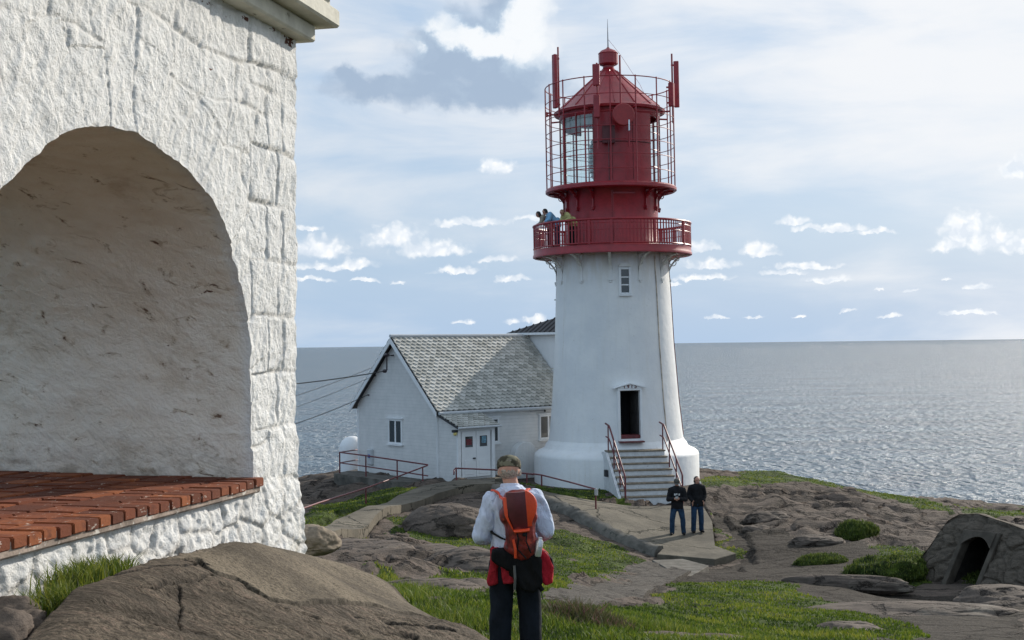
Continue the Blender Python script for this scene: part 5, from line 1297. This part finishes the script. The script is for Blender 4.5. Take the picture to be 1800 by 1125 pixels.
def m_cloth(name, col, bd=.03):
    m, t = newmat(name); co = t.coord(); n = t.noise(t.coord((1, 1, .55), (0, .35, 0)), 13, 3, .5, 1.2); f = t.noise(co, 160, 2)
    c = t.mix(t.sm(n, .3, .7), c4([x*.88 for x in col]), c4([min(1, x*1.08) for x in col])); t.finish(c, .8, t.bump(t.math('ADD', n, t.math('MULTIPLY', f, .03)), .9, bd)); return m
shirt_m = m_cloth('pale_blue_shirt', (.52, .58, .72))
def m_camo():
    m, t = newmat('cap_cloth'); n = t.noise(t.coord(), 22, 3, .5); c = t.mix(t.sm(n, .45, .55), (.05, .045, .03, 1), (.16, .15, .105, 1)); t.finish(c, .85); return m
# hiker seen from behind
HY = 10.8; HX = float(at(903, 900, HY)[0]); HZ = -2.70
hk = empty('person', (HX, HY, HZ), 0, 'hiker seen from behind in a pale blue shirt, dark trousers and a mottled cap', 'person')
hd, hg = headbones((-.035, .03, 1.665), .0, .28, 1.0)
SL, SR = (-.175, .01, 1.44), (.175, .0, 1.44); EL, ER = (-.262, -.03, 1.165), (.262, -.02, 1.20); WL, WR = (-.17, .21, 1.10), (.20, .19, 1.10)
legsL = [(-.10, 0, .93), (-.115, .01, .50), (-.12, .0, .09)]; legsR = [(.10, 0, .93), (.125, .05, .52), (.125, .02, .09)]
torso = [((0, 0, .98), (0, 0, 1.12), .155, .145, .72), ((0, 0, 1.12), (0, .0, 1.38), .145, .165, .66), ((-.12, 0, 1.42), (.12, 0, 1.42), .085, .085, .9), ((0, .0, 1.44), (-.03, .02, 1.62), .07, .060)]
def limb(a, b, c, r): return [(a, b, r[0], r[1]), (b, c, r[1], r[2])]
body = hd + torso + limb(SL, EL, WL, (.055, .042, .030)) + limb(SR, ER, WR, (.055, .042, .030)) + [(legsL[0], legsL[1], .085, .055), (legsL[1], legsL[2], .055, .04), (legsR[0], legsR[1], .085, .055), (legsR[1], legsR[2], .055, .04),
       ((-.12, .0, .05), (-.13, .15, .03), .04, .03), ((.125, .02, .05), (.135, .17, .03), .04, .03)]
body += hand(WL, (.5, .75, .1), (-.2, .2, .9), (.5, -.3, .5), .9) + hand((.235, .16, 1.12), (.65, .6, .35), (.2, -.6, .8), (-.4, .2, .8), .9)
body += [((.20, .17, 1.12), (.24, .17, 1.13), .03, .03)]
bo_ = blob('body', body, M['skin'], hk, .010, 4); face(bo_, hg)
def infl(L, d): return [(b[0], b[1], b[2]+d, b[3]+d)+tuple(b[4:]) for b in L]
sh_b = infl(torso[:3], .022)+[((-.175, .0, 1.42), (.175, .0, 1.42), .072, .072, .95), ((0, .0, 1.42), (-.02, .01, 1.50), .105, .078, .95), (SL, EL, .075, .060), (EL, (-.205, .13, 1.12), .064, .044), (SR, ER, .074, .060), (ER, (.225, .14, 1.135), .062, .042), ((0, .0, 1.06), (0, 0, 1.0), .178, .172, .72), ((-.215, -.02, 1.30), (-.23, -.02, 1.24), .07, .068), ((.215, -.02, 1.30), (.23, -.02, 1.24), .068, .066)]
shirt = blob('shirt', sh_b, shirt_m, hk, .009, 2, .020, 8)
MB().rings([[(-.028+rr*math.cos(a), .012+rr*.95*math.sin(a), z+.012*math.sin(a+3.1)) for a in np.linspace(0, 2*math.pi, 29)[:-1]] for rr, z in ((.080, 1.50), (.079, 1.565), (.073, 1.572), (.068, 1.56), (.068, 1.50))], cap=False).build('collar', shirt_m, shirt, 60)
tr_m = simple('dark_trousers', (.008, .011, .018), .8, .4, 5, 80, .003)
tb = [((0, 0, .93), (0, 0, 1.0), .172, .17, .74), ((-.095, 0, .92), (-.115, .01, .50), .107, .084), ((-.115, .01, .50), (-.12, .01, .07), .086, .084), ((.095, 0, .92), (.125, .045, .52), .107, .084), ((.125, .045, .52), (.125, .02, .07), .086, .082)]
blob('trousers', tb, tr_m, hk, .011, 5, .010, 7, seed=3)
for sx_, fy_ in ((-.12, 0), (.125, .02)): blob('shoe', [((sx_, fy_-.03, .045), (sx_*1.05, fy_+.17, .035), .05, .042, 1.0)], M['blackcloth'], hk, .01, 3)
hr = blob('hair', [(hg(0, -.020, .008), hg(0, -.018, .02), .080, .083), (hg(-.036, -.040, -.012), hg(.036, -.040, -.012), .032, .032), (hg(.082, -.0, .005), hg(.083, -.01, -.022), .018, .014), (hg(-.08, -.0, .005), hg(-.08, -.01, -.02), .015, .012)], M['hair_grey'], hk, .007, 2, .004, 60)
cap_m = m_camo(); g = hg
cb = MB(); cn = 28
for rr, z in ((.096, .035), (.098, .06), (.092, .095), (.07, .12), (.035, .133), (.006, .136)): pass
capR = [[tuple(g(rr*math.cos(a), -.008+rr*1.08*math.sin(a), z)) for a in np.linspace(0, 2*math.pi, cn+1)[:-1]] for rr, z in ((.092, .028), (.097, .03), (.099, .055), (.093, .092), (.07, .12), (.035, .133), (.006, .136))]
cp = cb.rings(capR).build('cap', cap_m, hk, 60)
MB().rings([[tuple(g(x_, .08+y_, .035-.25*y_+dz)) for x_, y_ in ((-.08, 0), (-.07, .05), (-.03, .08), (.03, .08), (.07, .05), (.08, 0))] for dz in (0, .006)]).build('cap_peak', cap_m, cp)
gl_ = MB(); gl_.tube([tuple(g(x_, -.112+abs(x_)*.3, .048+.028*math.cos(x_*28))) for x_ in np.linspace(-.028, .035, 9)], .004, 5)
gl_.add([tuple(g(x_, -.1145+abs(x_)*.25, z_)) for x_, z_ in ((-.024, .045), (.030, .045), (.024, .063), (.003, .072), (-.018, .063))], [(0, 1, 2, 3, 4)]); gl_.build('cap_opening', M['hair_grey'], cp)
# jacket tied round the waist
redj = m_cloth('red_jacket', (.30, .014, .024))
jk = blob('tied_jacket', [((-.15, -.02, 1.035), (.15, -.02, 1.03), .036, .036, 2.4)], redj, hk, .007, 2, .012, 14, seed=5, extra=[
    ([(-.18, 1.07), (-.13, 1.07), (-.11, .99), (-.14, .90), (-.14, .79), (-.205, .775), (-.215, .80), (-.185, .93)], -.11, .03),
    ([(-.10, .93), (-.07, .93), (.04, .84), (.03, .81), (-.08, .80), (-.09, .83)], -.175, -.10)])
# black waist pack
wp = empty('waist_pack', (HX, HY, HZ), 0, 'black waist bag worn over the seat of the hiker, below the backpack', 'bag')
blob('pouch', [((-.13, -.13, 1.02), (-.08, -.15, 1.02), .05, .06), ((.02, -.15, .88), (.15, -.13, .88), .07, .07, .6)], simple('black_nylon', (.005, .005, .006), .75, .3, 9, 60, .004), wp, .008, 4, .010, 10, seed=6, extra=[
    ([(-.17, 1.06), (.13, 1.06), (.21, .99), (.215, .80), (.15, .73), (.05, .76), (.0, .84), (-.03, .90), (-.12, .94), (-.175, .99)], -.205, -.08)])
mb = MB(); mb.tube([(.0, -.228, .95), (.005, -.238, .85), (.0, -.22, .76)], .012, 6); mb.tube([(.2, -.12, .84), (.21, -.13, .74), (.225, -.12, .66)], .004, 5); mb.build('strap', simple('strap_grey', (.08, .08, .08), .6), wp)
# red hip bag at his right side
rb = empty('hip_bag', (HX, HY, HZ), 0, 'bright red bag with black edging hanging at the right hip of the hiker', 'bag')
blob('bag_body', [((.24, -.08, .95), (.245, -.08, .86), .05, .055)], m_cloth('red_bag', (.40, .014, .028)), rb, .008, 3, .008, 13, seed=7, extra=[
    ([(.14, 1.03), (.205, 1.075), (.27, 1.01), (.31, .92), (.30, .80), (.245, .775), (.18, .84)], -.155, -.03)])
mb = MB(); mb.tube([(.17, -.16, 1.07), (.24, -.14, 1.04), (.295, -.1, .98), (.31, -.08, .9)], .014, 6); mb.tube([(.13, -.15, .98), (.16, -.18, .84), (.22, -.16, .74)], .022, 6); mb.build('zip_edge', M['blackcloth'], rb, 60)
mb = MB(); mb.lathe([(.0, .0), (.028, .0), (.030, .02), (.030, .12), (.018, .135), (.018, .15), (.0, .152)], 14, cap=False)
bt = mb.build('water_bottle', M['metal'], None, 40); bt.location = (HX+.185, HY-.20, HZ+1.02); bt.rotation_euler = (.1, .15, 0); tag(bt, 'shiny silver bottle stuck between backpack and red hip bag', 'bottle')
# backpack
bp = empty('backpack', (HX, HY, HZ), 0, 'slim maroon and orange hiking backpack worn by the hiker', 'backpack')
mar = simple('maroon_fabric', (.085, .012, .018), .5, .25, 6, 60, .003); drk = simple('dark_red_fabric', (.17, .018, .016), .45, .7, 14, 40, .008, spots=((.42, .05, .02), 10, .6)); orf = simple('orange_fabric', (.66, .062, .016), .5, .15, 6, 60, .003)
Tb = Matrix.Translation((.045, -.17, 1.30)) @ Matrix.Rotation(R(-4), 4, 'Y') @ Matrix.Rotation(R(6), 4, 'X')
def tv(*p): return tuple(Tb @ Vector(p))
blob('main_body', [(tv(-.055, 0, -.22), tv(.055, 0, -.22), .088, .088, .85), (tv(-.05, -.01, .05), tv(.05, -.01, .05), .10, .10, .85), (tv(0, -.02, -.2), tv(0, -.02, .08), .115, .12, .85), (tv(-.04, 0, .16), tv(.04, 0, .16), .08, .08)], drk, bp, .011, 5, .010, 10, seed=8)
lid = MB()
def lidprof(w0, w1, zt, zb_, d, cx=0): 
    out = []
    for k in range(9):
        f = k/8; z = zt+(zb_-zt)*f; y = -d*(math.sin(math.pi*(.18+.72*f)))**.8; w_ = w0+(w1-w0)*f; out.append((z, y, w_))
    return out
# lid: maroon centre panel flanked by orange side panels
def panel(name, xa, xb, zt, zb_, mat, d=.155, rnd=.02):
    mb = MB(); rows = []
    for k in range(13):
        f = k/12; z = zt+(zb_-zt)*f; r_ = []
        for j in range(9):
            u_ = j/8; x_ = (xa(f)+(xb(f)-xa(f))*u_); y_ = -d*(.62+.38*math.sin(math.pi*min(1, .25+.62*f)))*math.sqrt(max(.05, 1-(x_/.16)**2*.75)); 
            r_.append(tv(x_, y_, z+.0))
        rows.append(r_+[(p[0], p[1]+.05, p[2]) for p in r_[::-1]])
    return mb.rings(rows).build(name, mat, bp, 50)
panel('lid', lambda f: -.088+.045*max(0, f-.55)/.45+.0*f, lambda f: .062-.0*f, .255, -.045, mar, .158)
panel('side_panel', lambda f: -.115+.075*max(0, f-.45)/.55, lambda f: -.086+.048*max(0, f-.5)/.5, .215, -.085, orf, .160)
panel('side_panel', lambda f: .061, lambda f: .075+.075*math.sin(math.pi*min(1, f*1.15)**.8*.9), .26, -.03, orf, .156)
panel('lid_edge', lambda f: -.05, lambda f: .075, -.040, -.072, orf, .166)
mb = MB(); mb.tube([tv(-.10, .06, .20), tv(-.15, .10, .235), (-.135, -.03, 1.525), (-.16, .06, 1.50)], .012, 6)
def strap(pts, w_, mat, name, up=(0, 0, 1)):
    mb = MB(); pts = resample([tuple(p) for p in pts], 14); rows = []
    for i, p in enumerate(pts):
        d = Vector(pts[min(i+1, 13)])-Vector(pts[max(i-1, 0)]); s_ = d.cross(Vector(up)).normalized()*w_/2; n_ = d.cross(s_).normalized()*.006; p = Vector(p); rows.append([p-s_-n_, p+s_-n_, p+s_+n_, p-s_+n_])
    return mb.rings(rows).build(name, mat, bp, 40)
strap([tv(-.085, -.10, .19), (-.09, -.115, 1.475), (-.13, -.075, 1.515), (-.155, -.01, 1.525), (-.16, .06, 1.50), (-.15, .11, 1.42)], .055, orf, 'shoulder_strap', (0, .8, 1))
strap([tv(.04, -.09, .20), (.085, -.10, 1.50), (.10, -.06, 1.525), (.115, 0, 1.53), (.12, .06, 1.50), (.12, .11, 1.42)], .045, orf, 'shoulder_strap', (0, .8, 1))
strap([(-.205, -.02, 1.22), (-.17, -.10, 1.19), (-.10, -.145, 1.155), (-.03, -.15, 1.13)], .016, M['blackcloth'], 'hip_strap')
mb = MB(); mb.tube([tv(-.03, -.128, -.05), tv(-.02, -.135, -.12), tv(-.035, -.12, -.2), tv(.03, -.13, -.28)], .006, 5); mb.tube([tv(.05, -.13, -.06), tv(.04, -.14, -.14), tv(.07, -.12, -.24)], .006, 5); mb.sphere(tv(.03, -.14, -.085), .016, 8, 6); mb.build('bungee_cord', M['blackcloth'], bp)
mb = MB(); mb.tube([tv(-.06, -.125, -.12), tv(-.05, -.13, -.2), tv(-.055, -.12, -.27)], .012, 6); mb.build('orange_trim', orf, bp)

# generic standing figure, face towards local +y
def standing(loc, rz, h, label, top, bottom, hairm, pose, kind='jacket', cap=None, lean=0.0, yaw=0.0, pitch=.1, hairlen=0, group=None):
    o = empty('person', loc, rz, label, 'person', group); s = h/1.78; sc = lambda B: [tuple(tuple(c*s for c in p) if not isinstance(p, (int, float)) else (p*s if i < 4 else p) for i, p in enumerate(b)) for b in B]
    P = lambda x, y, z: (x, y*math.cos(lean)+math.sin(lean)*max(0, z-.95), z if z < .95 else .95+math.cos(lean)*(z-.95)-y*math.sin(lean)*.5)
    hc = P(0, .02, 1.665); hb_, g = headbones(hc, yaw, pitch)
    fx = pose.get('feet', ((-.11, .0), (.11, .02)))
    tor = [((0, 0, .98), P(0, 0, 1.12), .150, .14, .72), (P(0, 0, 1.12), P(0, 0, 1.38), .14, .16, .66), (P(-.12, 0, 1.42), P(.12, 0, 1.42), .08, .08, .9), (P(0, 0, 1.44), P(0, .01, 1.6), .065, .055)]
    SL_, SR_ = P(-.19, 0, 1.43), P(.19, 0, 1.43); EL_, WL_ = pose['L']; ER_, WR_ = pose['R']
    kn = [(f[0]*1.05, f[1]+.03, .50) for f in fx]; an_ = [(f[0]*1.15, f[1], .09) for f in fx]
    bd = hb_+tor+limb(SL_, EL_, WL_, (.052, .042, .03))+limb(SR_, ER_, WR_, (.052, .042, .03))
    for k in (0, 1): bd += [(((-.09, .09)[k], 0, .93), kn[k], .085, .055), (kn[k], an_[k], .055, .04), ((an_[k][0], an_[k][1], .05), (an_[k][0]*1.1, an_[k][1]+.15, .03), .04, .03)]
    hdL, hdR = pose.get('hd', ((.6, .5, 0), (-.6, .5, 0)))
    bd += hand(WL_, hdL, (0, .3, .9), (.3, .2, .8), 1.0)+hand(WR_, hdR, (0, .3, .9), (-.3, .2, .8), 1.0)
    b_ = blob('body', sc(bd), M['skin'], o, .010, 3)
    gg = lambda x, y, z: Vector(g(x, y, z))*s
    face(b_, gg, s)
    jl = .80 if kind == 'jacket' else .9
    jb = infl(tor[:3], .045)+[(SL_, EL_, .092, .075), (EL_, tuple(.92*a+.08*b for a, b in zip(WL_, EL_)), .075, .052), (SR_, ER_, .092, .075), (ER_, tuple(.92*a+.08*b for a, b in zip(WR_, ER_)), .075, .052), ((0, 0, 1.0), (0, 0, 1.06), .165, .185, .78), (P(0, 0, 1.44), P(0, .0, 1.50), .11, .085), (P(-.2, 0, 1.41), P(.2, 0, 1.41), .08, .08)]
    jk_ = blob('jacket', sc(jb), top, o, .013, 4, .010*s, 8, seed=int(h*100), extra=[([(-.185*s, 1.02*s), (.185*s, 1.02*s), (.18*s, .83*s), (-.18*s, .83*s)], -.115*s, .115*s)])
    trb = [((0, 0, .90), (0, 0, .97), .155, .155, .78)]
    for k in (0, 1): trb += [(((-.09, .09)[k], 0, .90), kn[k], .105, .08), (kn[k], (an_[k][0], an_[k][1], .07), .08, .075)]
    blob('trousers', sc(trb), bottom, o, .013, 4, .008*s, 8, seed=2)
    for k in (0, 1): blob('shoe', sc([((an_[k][0], an_[k][1]-.03, .045), (an_[k][0]*1.1, an_[k][1]+.17, .035), .05, .04)]), M['blackcloth'], o, .012, 2)
    hb2 = [(g(0, -.035, .03), g(0, -.02, .045), .088, .086), (g(0, -.05, -.02), g(0, -.05, -.02-hairlen), .07, .06)]
    if hairlen: hb2 += [(g(-.07, -.02, 0), g(-.07, -.02, -hairlen), .03, .03), (g(.07, -.02, 0), g(.07, -.02, -hairlen), .03, .03)]
    blob('hair', sc(hb2), hairm, o, .010, 2, .004, 40)
    if cap:
        cR = [[tuple(gg(rr*math.cos(a), -.005+rr*1.08*math.sin(a), z)) for a in np.linspace(0, 2*math.pi, 23)[:-1]] for rr, z in ((.092, .035), (.098, .037), (.098, .065), (.088, .10), (.06, .125), (.006, .135))]
        c__ = MB().rings(cR).build('cap', cap, o, 60)
        MB().rings([[tuple(gg(x_, .08+y_, .04-.25*y_+dz)) for x_, y_ in ((-.08, 0), (-.07, .05), (-.03, .08), (.03, .08), (.07, .05), (.08, 0))] for dz in (0, .007)]).build('cap_peak', cap, c__)
    return o, jk_, s, P
f1 = at(1191, 944, 42.0); f1z = float(smooth_z(f1[0], f1[1])[0])+.05
camL = ((-.27, .03, 1.13), (-.10, .27, 1.17)); camR = ((.27, .03, 1.13), (.10, .27, 1.17))
dk = simple('dark_jeans', (.018, .042, .08), .8, .3, 5, 80, .003); capm = simple('cap_grey', (.09, .085, .075), .8, .2)
p1, j1, s1, _ = standing((float(f1[0]), 42.0, f1z), R(172), 1.74, 'stout person in black top with white print, jeans and cap, holding a camera', M['blackcloth'], dk, M['hair_dark'],
    {'L': camL, 'R': camR, 'feet': ((-.17, .0), (.15, .04)), 'hd': ((.7, .4, .1), (-.7, .4, .1))}, cap=capm, pitch=.45)
mb = MB()
for x_, w_, z_ in ((-.075, .05, 1.30), (.0, .03, 1.31), (.06, .055, 1.30)): mb.box(x_-w_/2, x_+w_/2, .168, .176, z_-.03, z_+.03)
mb.v = [(a*s1, b*s1, c*s1) for a, b, c in mb.v]; mb.build('chest_print', M['whitecloth'], j1)
cm = MB(); cm.box(-.045, .045, .30, .335, 1.17, 1.235); cm.cyl((0, 0), .001, 0, .001, 6); cm = MB().box(-.045, .045, -.015, .02, -.03, .035)
cm = cm.build('compact_camera', M['metal'], None, bevel=.006); cm.location = p1.matrix_basis @ Vector((.0, .33*s1, 1.215*s1)); cm.rotation_euler = (0, 0, R(172)); tag(cm, 'small silver camera in the hands of the left person of the pair', 'camera')
MB().rings([[(.018*math.cos(a), y_, .018*math.sin(a)) for a in np.linspace(0, 2*math.pi, 13)[:-1]] for y_ in (-.018, -.03)]).build('camera_lens', M['black_edge'], cm)
f2 = at(1226, 941, 42.4); f2z = float(smooth_z(f2[0], f2[1])[0])+.05
p2, j2, s2, _ = standing((float(f2[0]), 42.4, f2z), R(188), 1.76, 'slim person in plain black jacket and jeans, hands in pockets, near the stairs', M['blackcloth'], M['jeans'], M['hair_dark'],
    {'L': ((-.27, -.05, 1.17), (-.19, .12, 1.02)), 'R': ((.27, -.05, 1.17), (.19, .12, 1.02)), 'feet': ((-.12, .0), (.12, .03)), 'hd': ((.1, .2, -1), (-.1, .2, -1))}, hairlen=.06, yaw=.15)
mb = MB(); mb.sphere((-.10*s2, -.03*s2, 1.56*s2), .055*s2, 12, 8, (1, 1, 1.2)); mb.build('hood_lining', M['whitecloth'], j2, 60)
# three visitors leaning on the gallery rail
def on_gallery(deg, r): 
    a = R(deg)+T0; return (TX+r*math.sin(a), TY-r*math.cos(a), 3.685)
railpose = {'L': ((-.27, .38, 1.12), (-.12, .52, 1.04)), 'R': ((.27, .38, 1.12), (.12, .52, 1.04))}
beige = simple('beige_top', (.30, .25, .19), .8, .15); lblue = simple('light_blue_shirt', (.22, .42, .60), .8, .1); yel = simple('yellow_top', (.42, .38, .16), .8, .1)
for deg, hgt, top_, lab, hl, hm, ln, off in ((-83, 1.68, beige, 'dark-haired visitor in a beige top leaning on the gallery rail, farthest left', .14, M['hair_dark'], 44, 0), (-60, 1.68, lblue, 'dark-haired visitor in a light blue shirt on the gallery, between the other two', .03, M['hair_dark'], 44, -18), (-38, 1.60, yel, 'fair-haired visitor in a yellow top bending over the gallery rail by the red drum', .05, simple('fair_hair', (.22, .13, .08), .7, .3), 52, -10)):
    standing(on_gallery(deg, 2.42), R(deg)+T0+math.pi+R(off), hgt, lab, top_, M['jeans'] if deg == -60 else M['blackcloth'], hm, railpose, lean=R(ln), pitch=.5, hairlen=hl, group='visitors on the gallery')

# ------------------------------------------------------------------ sky, clouds and sun
SAZ, SEL = R(42), R(25)
wd = bpy.data.worlds.new('World'); S.world = wd; wd.use_nodes = True; t = NT(wd.node_tree)
tc = t.n('ShaderNodeTexCoord'); sky = t.n('ShaderNodeTexSky'); sky.sky_type = 'NISHITA'; sky.sun_disc = False; sky.sun_elevation = SEL; sky.sun_rotation = SAZ
sky.air_density = 1.0; sky.dust_density = 1.6; sky.ozone_density = 1.4; sky.altitude = 40
xyz = t.n('ShaderNodeSeparateXYZ'); t.set(xyz.inputs[0], tc.outputs['Generated'])
az = t.math('ARCTAN2', xyz.outputs[0], xyz.outputs[1]); el = t.math('ARCSINE', xyz.outputs[2])
P_ = t.n('ShaderNodeCombineXYZ', i_0=az, i_1=el).outputs[0]
def ae(px, py): d = ray(px, py); return math.atan2(d[0], d[1]), math.asin(d[2]/np.linalg.norm(d))
w1 = t.noise(P_, 38, 7, .58, color=True); w2 = t.noise(P_, 110, 3, .6, color=True)
def warp(P, k, src): 
    s_ = t.n('ShaderNodeVectorMath', operation='SUBTRACT'); t.set(s_.inputs[0], src); s_.inputs[1].default_value = (.5, .5, .5)
    m_ = t.n('ShaderNodeVectorMath', operation='MULTIPLY_ADD'); t.set(m_.inputs[0], s_.outputs[0]); m_.inputs[1].default_value = (k, k*.8, 0); t.set(m_.inputs[2], P); return m_.outputs[0]
PW = warp(warp(P_, .034, w1), .010, w2); PS = warp(warp(P_, .017, w1), .009, w2)
def field(P, clouds, flat=1.0):
    D = None
    for px, py, rx, ry in clouds:
        a, e = ae(px, py); sx_, sy_ = rx/F, ry/F
        m_ = t.n('ShaderNodeVectorMath', operation='SUBTRACT'); t.set(m_.inputs[0], P); m_.inputs[1].default_value = (a, e, 0)
        k_ = t.n('ShaderNodeVectorMath', operation='MULTIPLY'); t.set(k_.inputs[0], m_.outputs[0]); k_.inputs[1].default_value = (1/sx_, 1/sy_, 0); v_ = k_.outputs[0]
        if flat > 1: v_ = t.vmath('MAXIMUM', v_, t.vmath('MULTIPLY', v_, (-1, -flat, 0)))
        l_ = t.vmath('LENGTH', v_); D = l_ if D is None else t.math('SMOOTH_MIN', D, l_, .3)
    return D
def billow(P, sc):
    vo = t.n('ShaderNodeTexVoronoi', feature='SMOOTH_F1'); t.set(vo.inputs['Vector'], P); vo.inputs['Scale'].default_value = sc; vo.inputs['Smoothness'].default_value = .6; return vo.outputs['Distance']
BIG = [(735,150,70,40),(850,100,120,85),(770,95,65,55),(915,55,58,85),(840,165,150,34),(905,130,70,60),(660,152,95,26),(905,5,60,40),(620,140,45,22)]
SMALL = [(696,424,50,30),(758,440,66,22),(560,440,50,26),(625,466,32,13),(585,470,70,9),(805,476,42,9),(875,460,34,9),(825,392,62,11),(900,492,30,7),(1233,436,28,13),(1250,466,50,12),(1230,487,55,8),
         (1333,440,28,15),(1345,448,22,8),(1400,392,32,10),(1460,402,62,8),(1540,408,40,6),(1700,408,40,34),(1750,430,62,28),(1672,432,34,18),(1790,440,40,18),(1420,470,55,8),(1375,481,40,6),(1456,493,38,8),(1728,505,22,7),
         (940,562,22,8),(897,566,14,6),(820,565,18,5),(1262,557,20,4),(1405,557,14,3),(1700,552,45,5),(1180,497,16,5),(535,402,20,7),(945,388,38,7),(540,492,45,5),(640,494,25,5),(1490,547,14,3),(1330,556,20,3),(1560,556,20,4),(700,495,16,4),(1790,300,30,22),(873,300,30,20),(1600,510,12,4),(1665,488,8,4),(1550,508,8,3)]
bl = t.math('ADD', t.math('MULTIPLY', billow(PS, 42), .7), t.math('MULTIPLY', billow(PS, 95), .45))
bs = t.math('ADD', t.math('MULTIPLY', billow(PS, 110), .6), t.math('MULTIPLY', billow(PS, 240), .4))
DB = t.math('ADD', field(PW, BIG), t.math('MULTIPLY', t.math('SUBTRACT', bl, .45), .75))
DSr = field(PS, SMALL, 2.4); DS = t.math('ADD', DSr, t.math('MULTIPLY', t.math('SUBTRACT', bs, .42), .85))
DW = field(PW, [(800,74,44,18),(935,70,34,84),(765,50,28,18),(865,88,46,14),(915,35,34,28),(735,80,16,16)])
DD = field(PW, [(748,95,34,46),(935,150,44,44),(850,165,130,34),(735,135,60,34),(640,148,80,34),(848,14,42,22),(800,118,60,22)])
# high veil of cirrus, thicker towards the sun
mp = t.n('ShaderNodeMapping'); t.set(mp.inputs[0], P_); mp.inputs['Scale'].default_value = (2.2, 9, 1); mp.inputs['Rotation'].default_value = (0, 0, -.06)
ci = t.noise(mp.outputs[0], 1.9, 7, .55, .4); ci2 = t.noise(P_, 3.0, 5, .55)
grad = t.math('ADD', t.sm(el, .03, .16, 0.0, .34), t.sm(az, -.25, .40, 0, .20))
veil = t.math('ADD', t.math('MULTIPLY', t.math('SUBTRACT', t.math('ADD', t.math('MULTIPLY', ci, .65), t.math('MULTIPLY', ci2, .35)), .5), 3.0), grad)
veil = t.sm(veil, -.10, .80, .10, .94)
HS = t.sm(el, -.01, .10, 1, 0)
base = t.mix(HS, sky.outputs[0], t.mix(.75, sky.outputs[0], (3.6, 5.1, 7.4, 1)))
base = t.mix(.80, base, (3.6, 5.2, 7.3, 1))
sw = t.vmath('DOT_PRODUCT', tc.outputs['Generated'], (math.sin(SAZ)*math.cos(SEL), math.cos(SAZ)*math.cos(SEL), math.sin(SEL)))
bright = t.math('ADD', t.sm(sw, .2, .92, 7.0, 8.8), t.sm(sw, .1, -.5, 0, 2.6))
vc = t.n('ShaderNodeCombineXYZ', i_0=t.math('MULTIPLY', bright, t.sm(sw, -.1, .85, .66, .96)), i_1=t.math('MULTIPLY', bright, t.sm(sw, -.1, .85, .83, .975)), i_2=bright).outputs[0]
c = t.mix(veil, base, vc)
dS = t.math('MULTIPLY', t.sm(DS, 1.38, .40), .96)
shS = t.math('ADD', t.sm(DSr, 1.15, .35), t.math('MULTIPLY', t.math('SUBTRACT', .50, bs), 1.5), clamp=True)
rim = t.sm(DSr, .2, .95)                      # thin sunlit edges, greyer cores
shS = t.math('ADD', t.math('MULTIPLY', rim, .35), t.math('MULTIPLY', t.math('SUBTRACT', .56, bs), 1.6), clamp=True)
shS = t.math('ADD', shS, .36, clamp=True)
colS = t.ramp(shS, [(0, (.56, .65, .77)), (.5, (.78, .83, .89)), (1, (.95, .96, .97))])
colS = t.n('ShaderNodeVectorMath', operation='SCALE', i_0=colS).outputs[0]; t.nt.nodes[-1].inputs['Scale'].default_value = 10.0
c = t.mix(dS, c, colS)
dB = t.sm(DB, 1.38, .58)
lw = t.math('SUBTRACT', t.math('ADD', DD, t.math('MULTIPLY', t.math('SUBTRACT', .45, bl), 1.1)), DW)
shB = t.math('ADD', t.sm(lw, -.85, .95), t.math('MULTIPLY', t.math('SUBTRACT', t.noise(PW, 30, 5, .6), .5), .8), clamp=True)
colB = t.ramp(shB, [(0, (.36, .46, .60)), (.35, (.45, .56, .69)), (.65, (.66, .74, .83)), (.85, (.80, .85, .90)), (1, (.88, .905, .93))])
colB = t.n('ShaderNodeVectorMath', operation='SCALE', i_0=colB).outputs[0]; t.nt.nodes[-1].inputs['Scale'].default_value = 9.8
c = t.mix(t.math('MULTIPLY', dB, .95), c, colB)
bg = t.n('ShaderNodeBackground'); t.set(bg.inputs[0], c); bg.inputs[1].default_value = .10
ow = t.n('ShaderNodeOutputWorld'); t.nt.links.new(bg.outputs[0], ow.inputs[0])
wd.cycles.sampling_method = 'MANUAL'; wd.cycles.sample_map_resolution = 512
sd_ = bpy.data.lights.new('sun', 'SUN'); sd_.energy = 4.2; sd_.angle = R(.6); sd_.color = (1, .93, .82)
so = bpy.data.objects.new('sun', sd_); COL.objects.link(so)
sv = Vector((math.sin(SAZ)*math.cos(SEL), math.cos(SAZ)*math.cos(SEL), math.sin(SEL))); so.rotation_euler = (-sv).to_track_quat('-Z', 'Y').to_euler()
S.cycles.max_bounces = 12; S.cycles.diffuse_bounces = 8; S.cycles.transparent_max_bounces = 16
S.view_settings.view_transform = 'Standard'; S.view_settings.look = 'None'; S.view_settings.exposure = 0.14; S.view_settings.gamma = 1.0
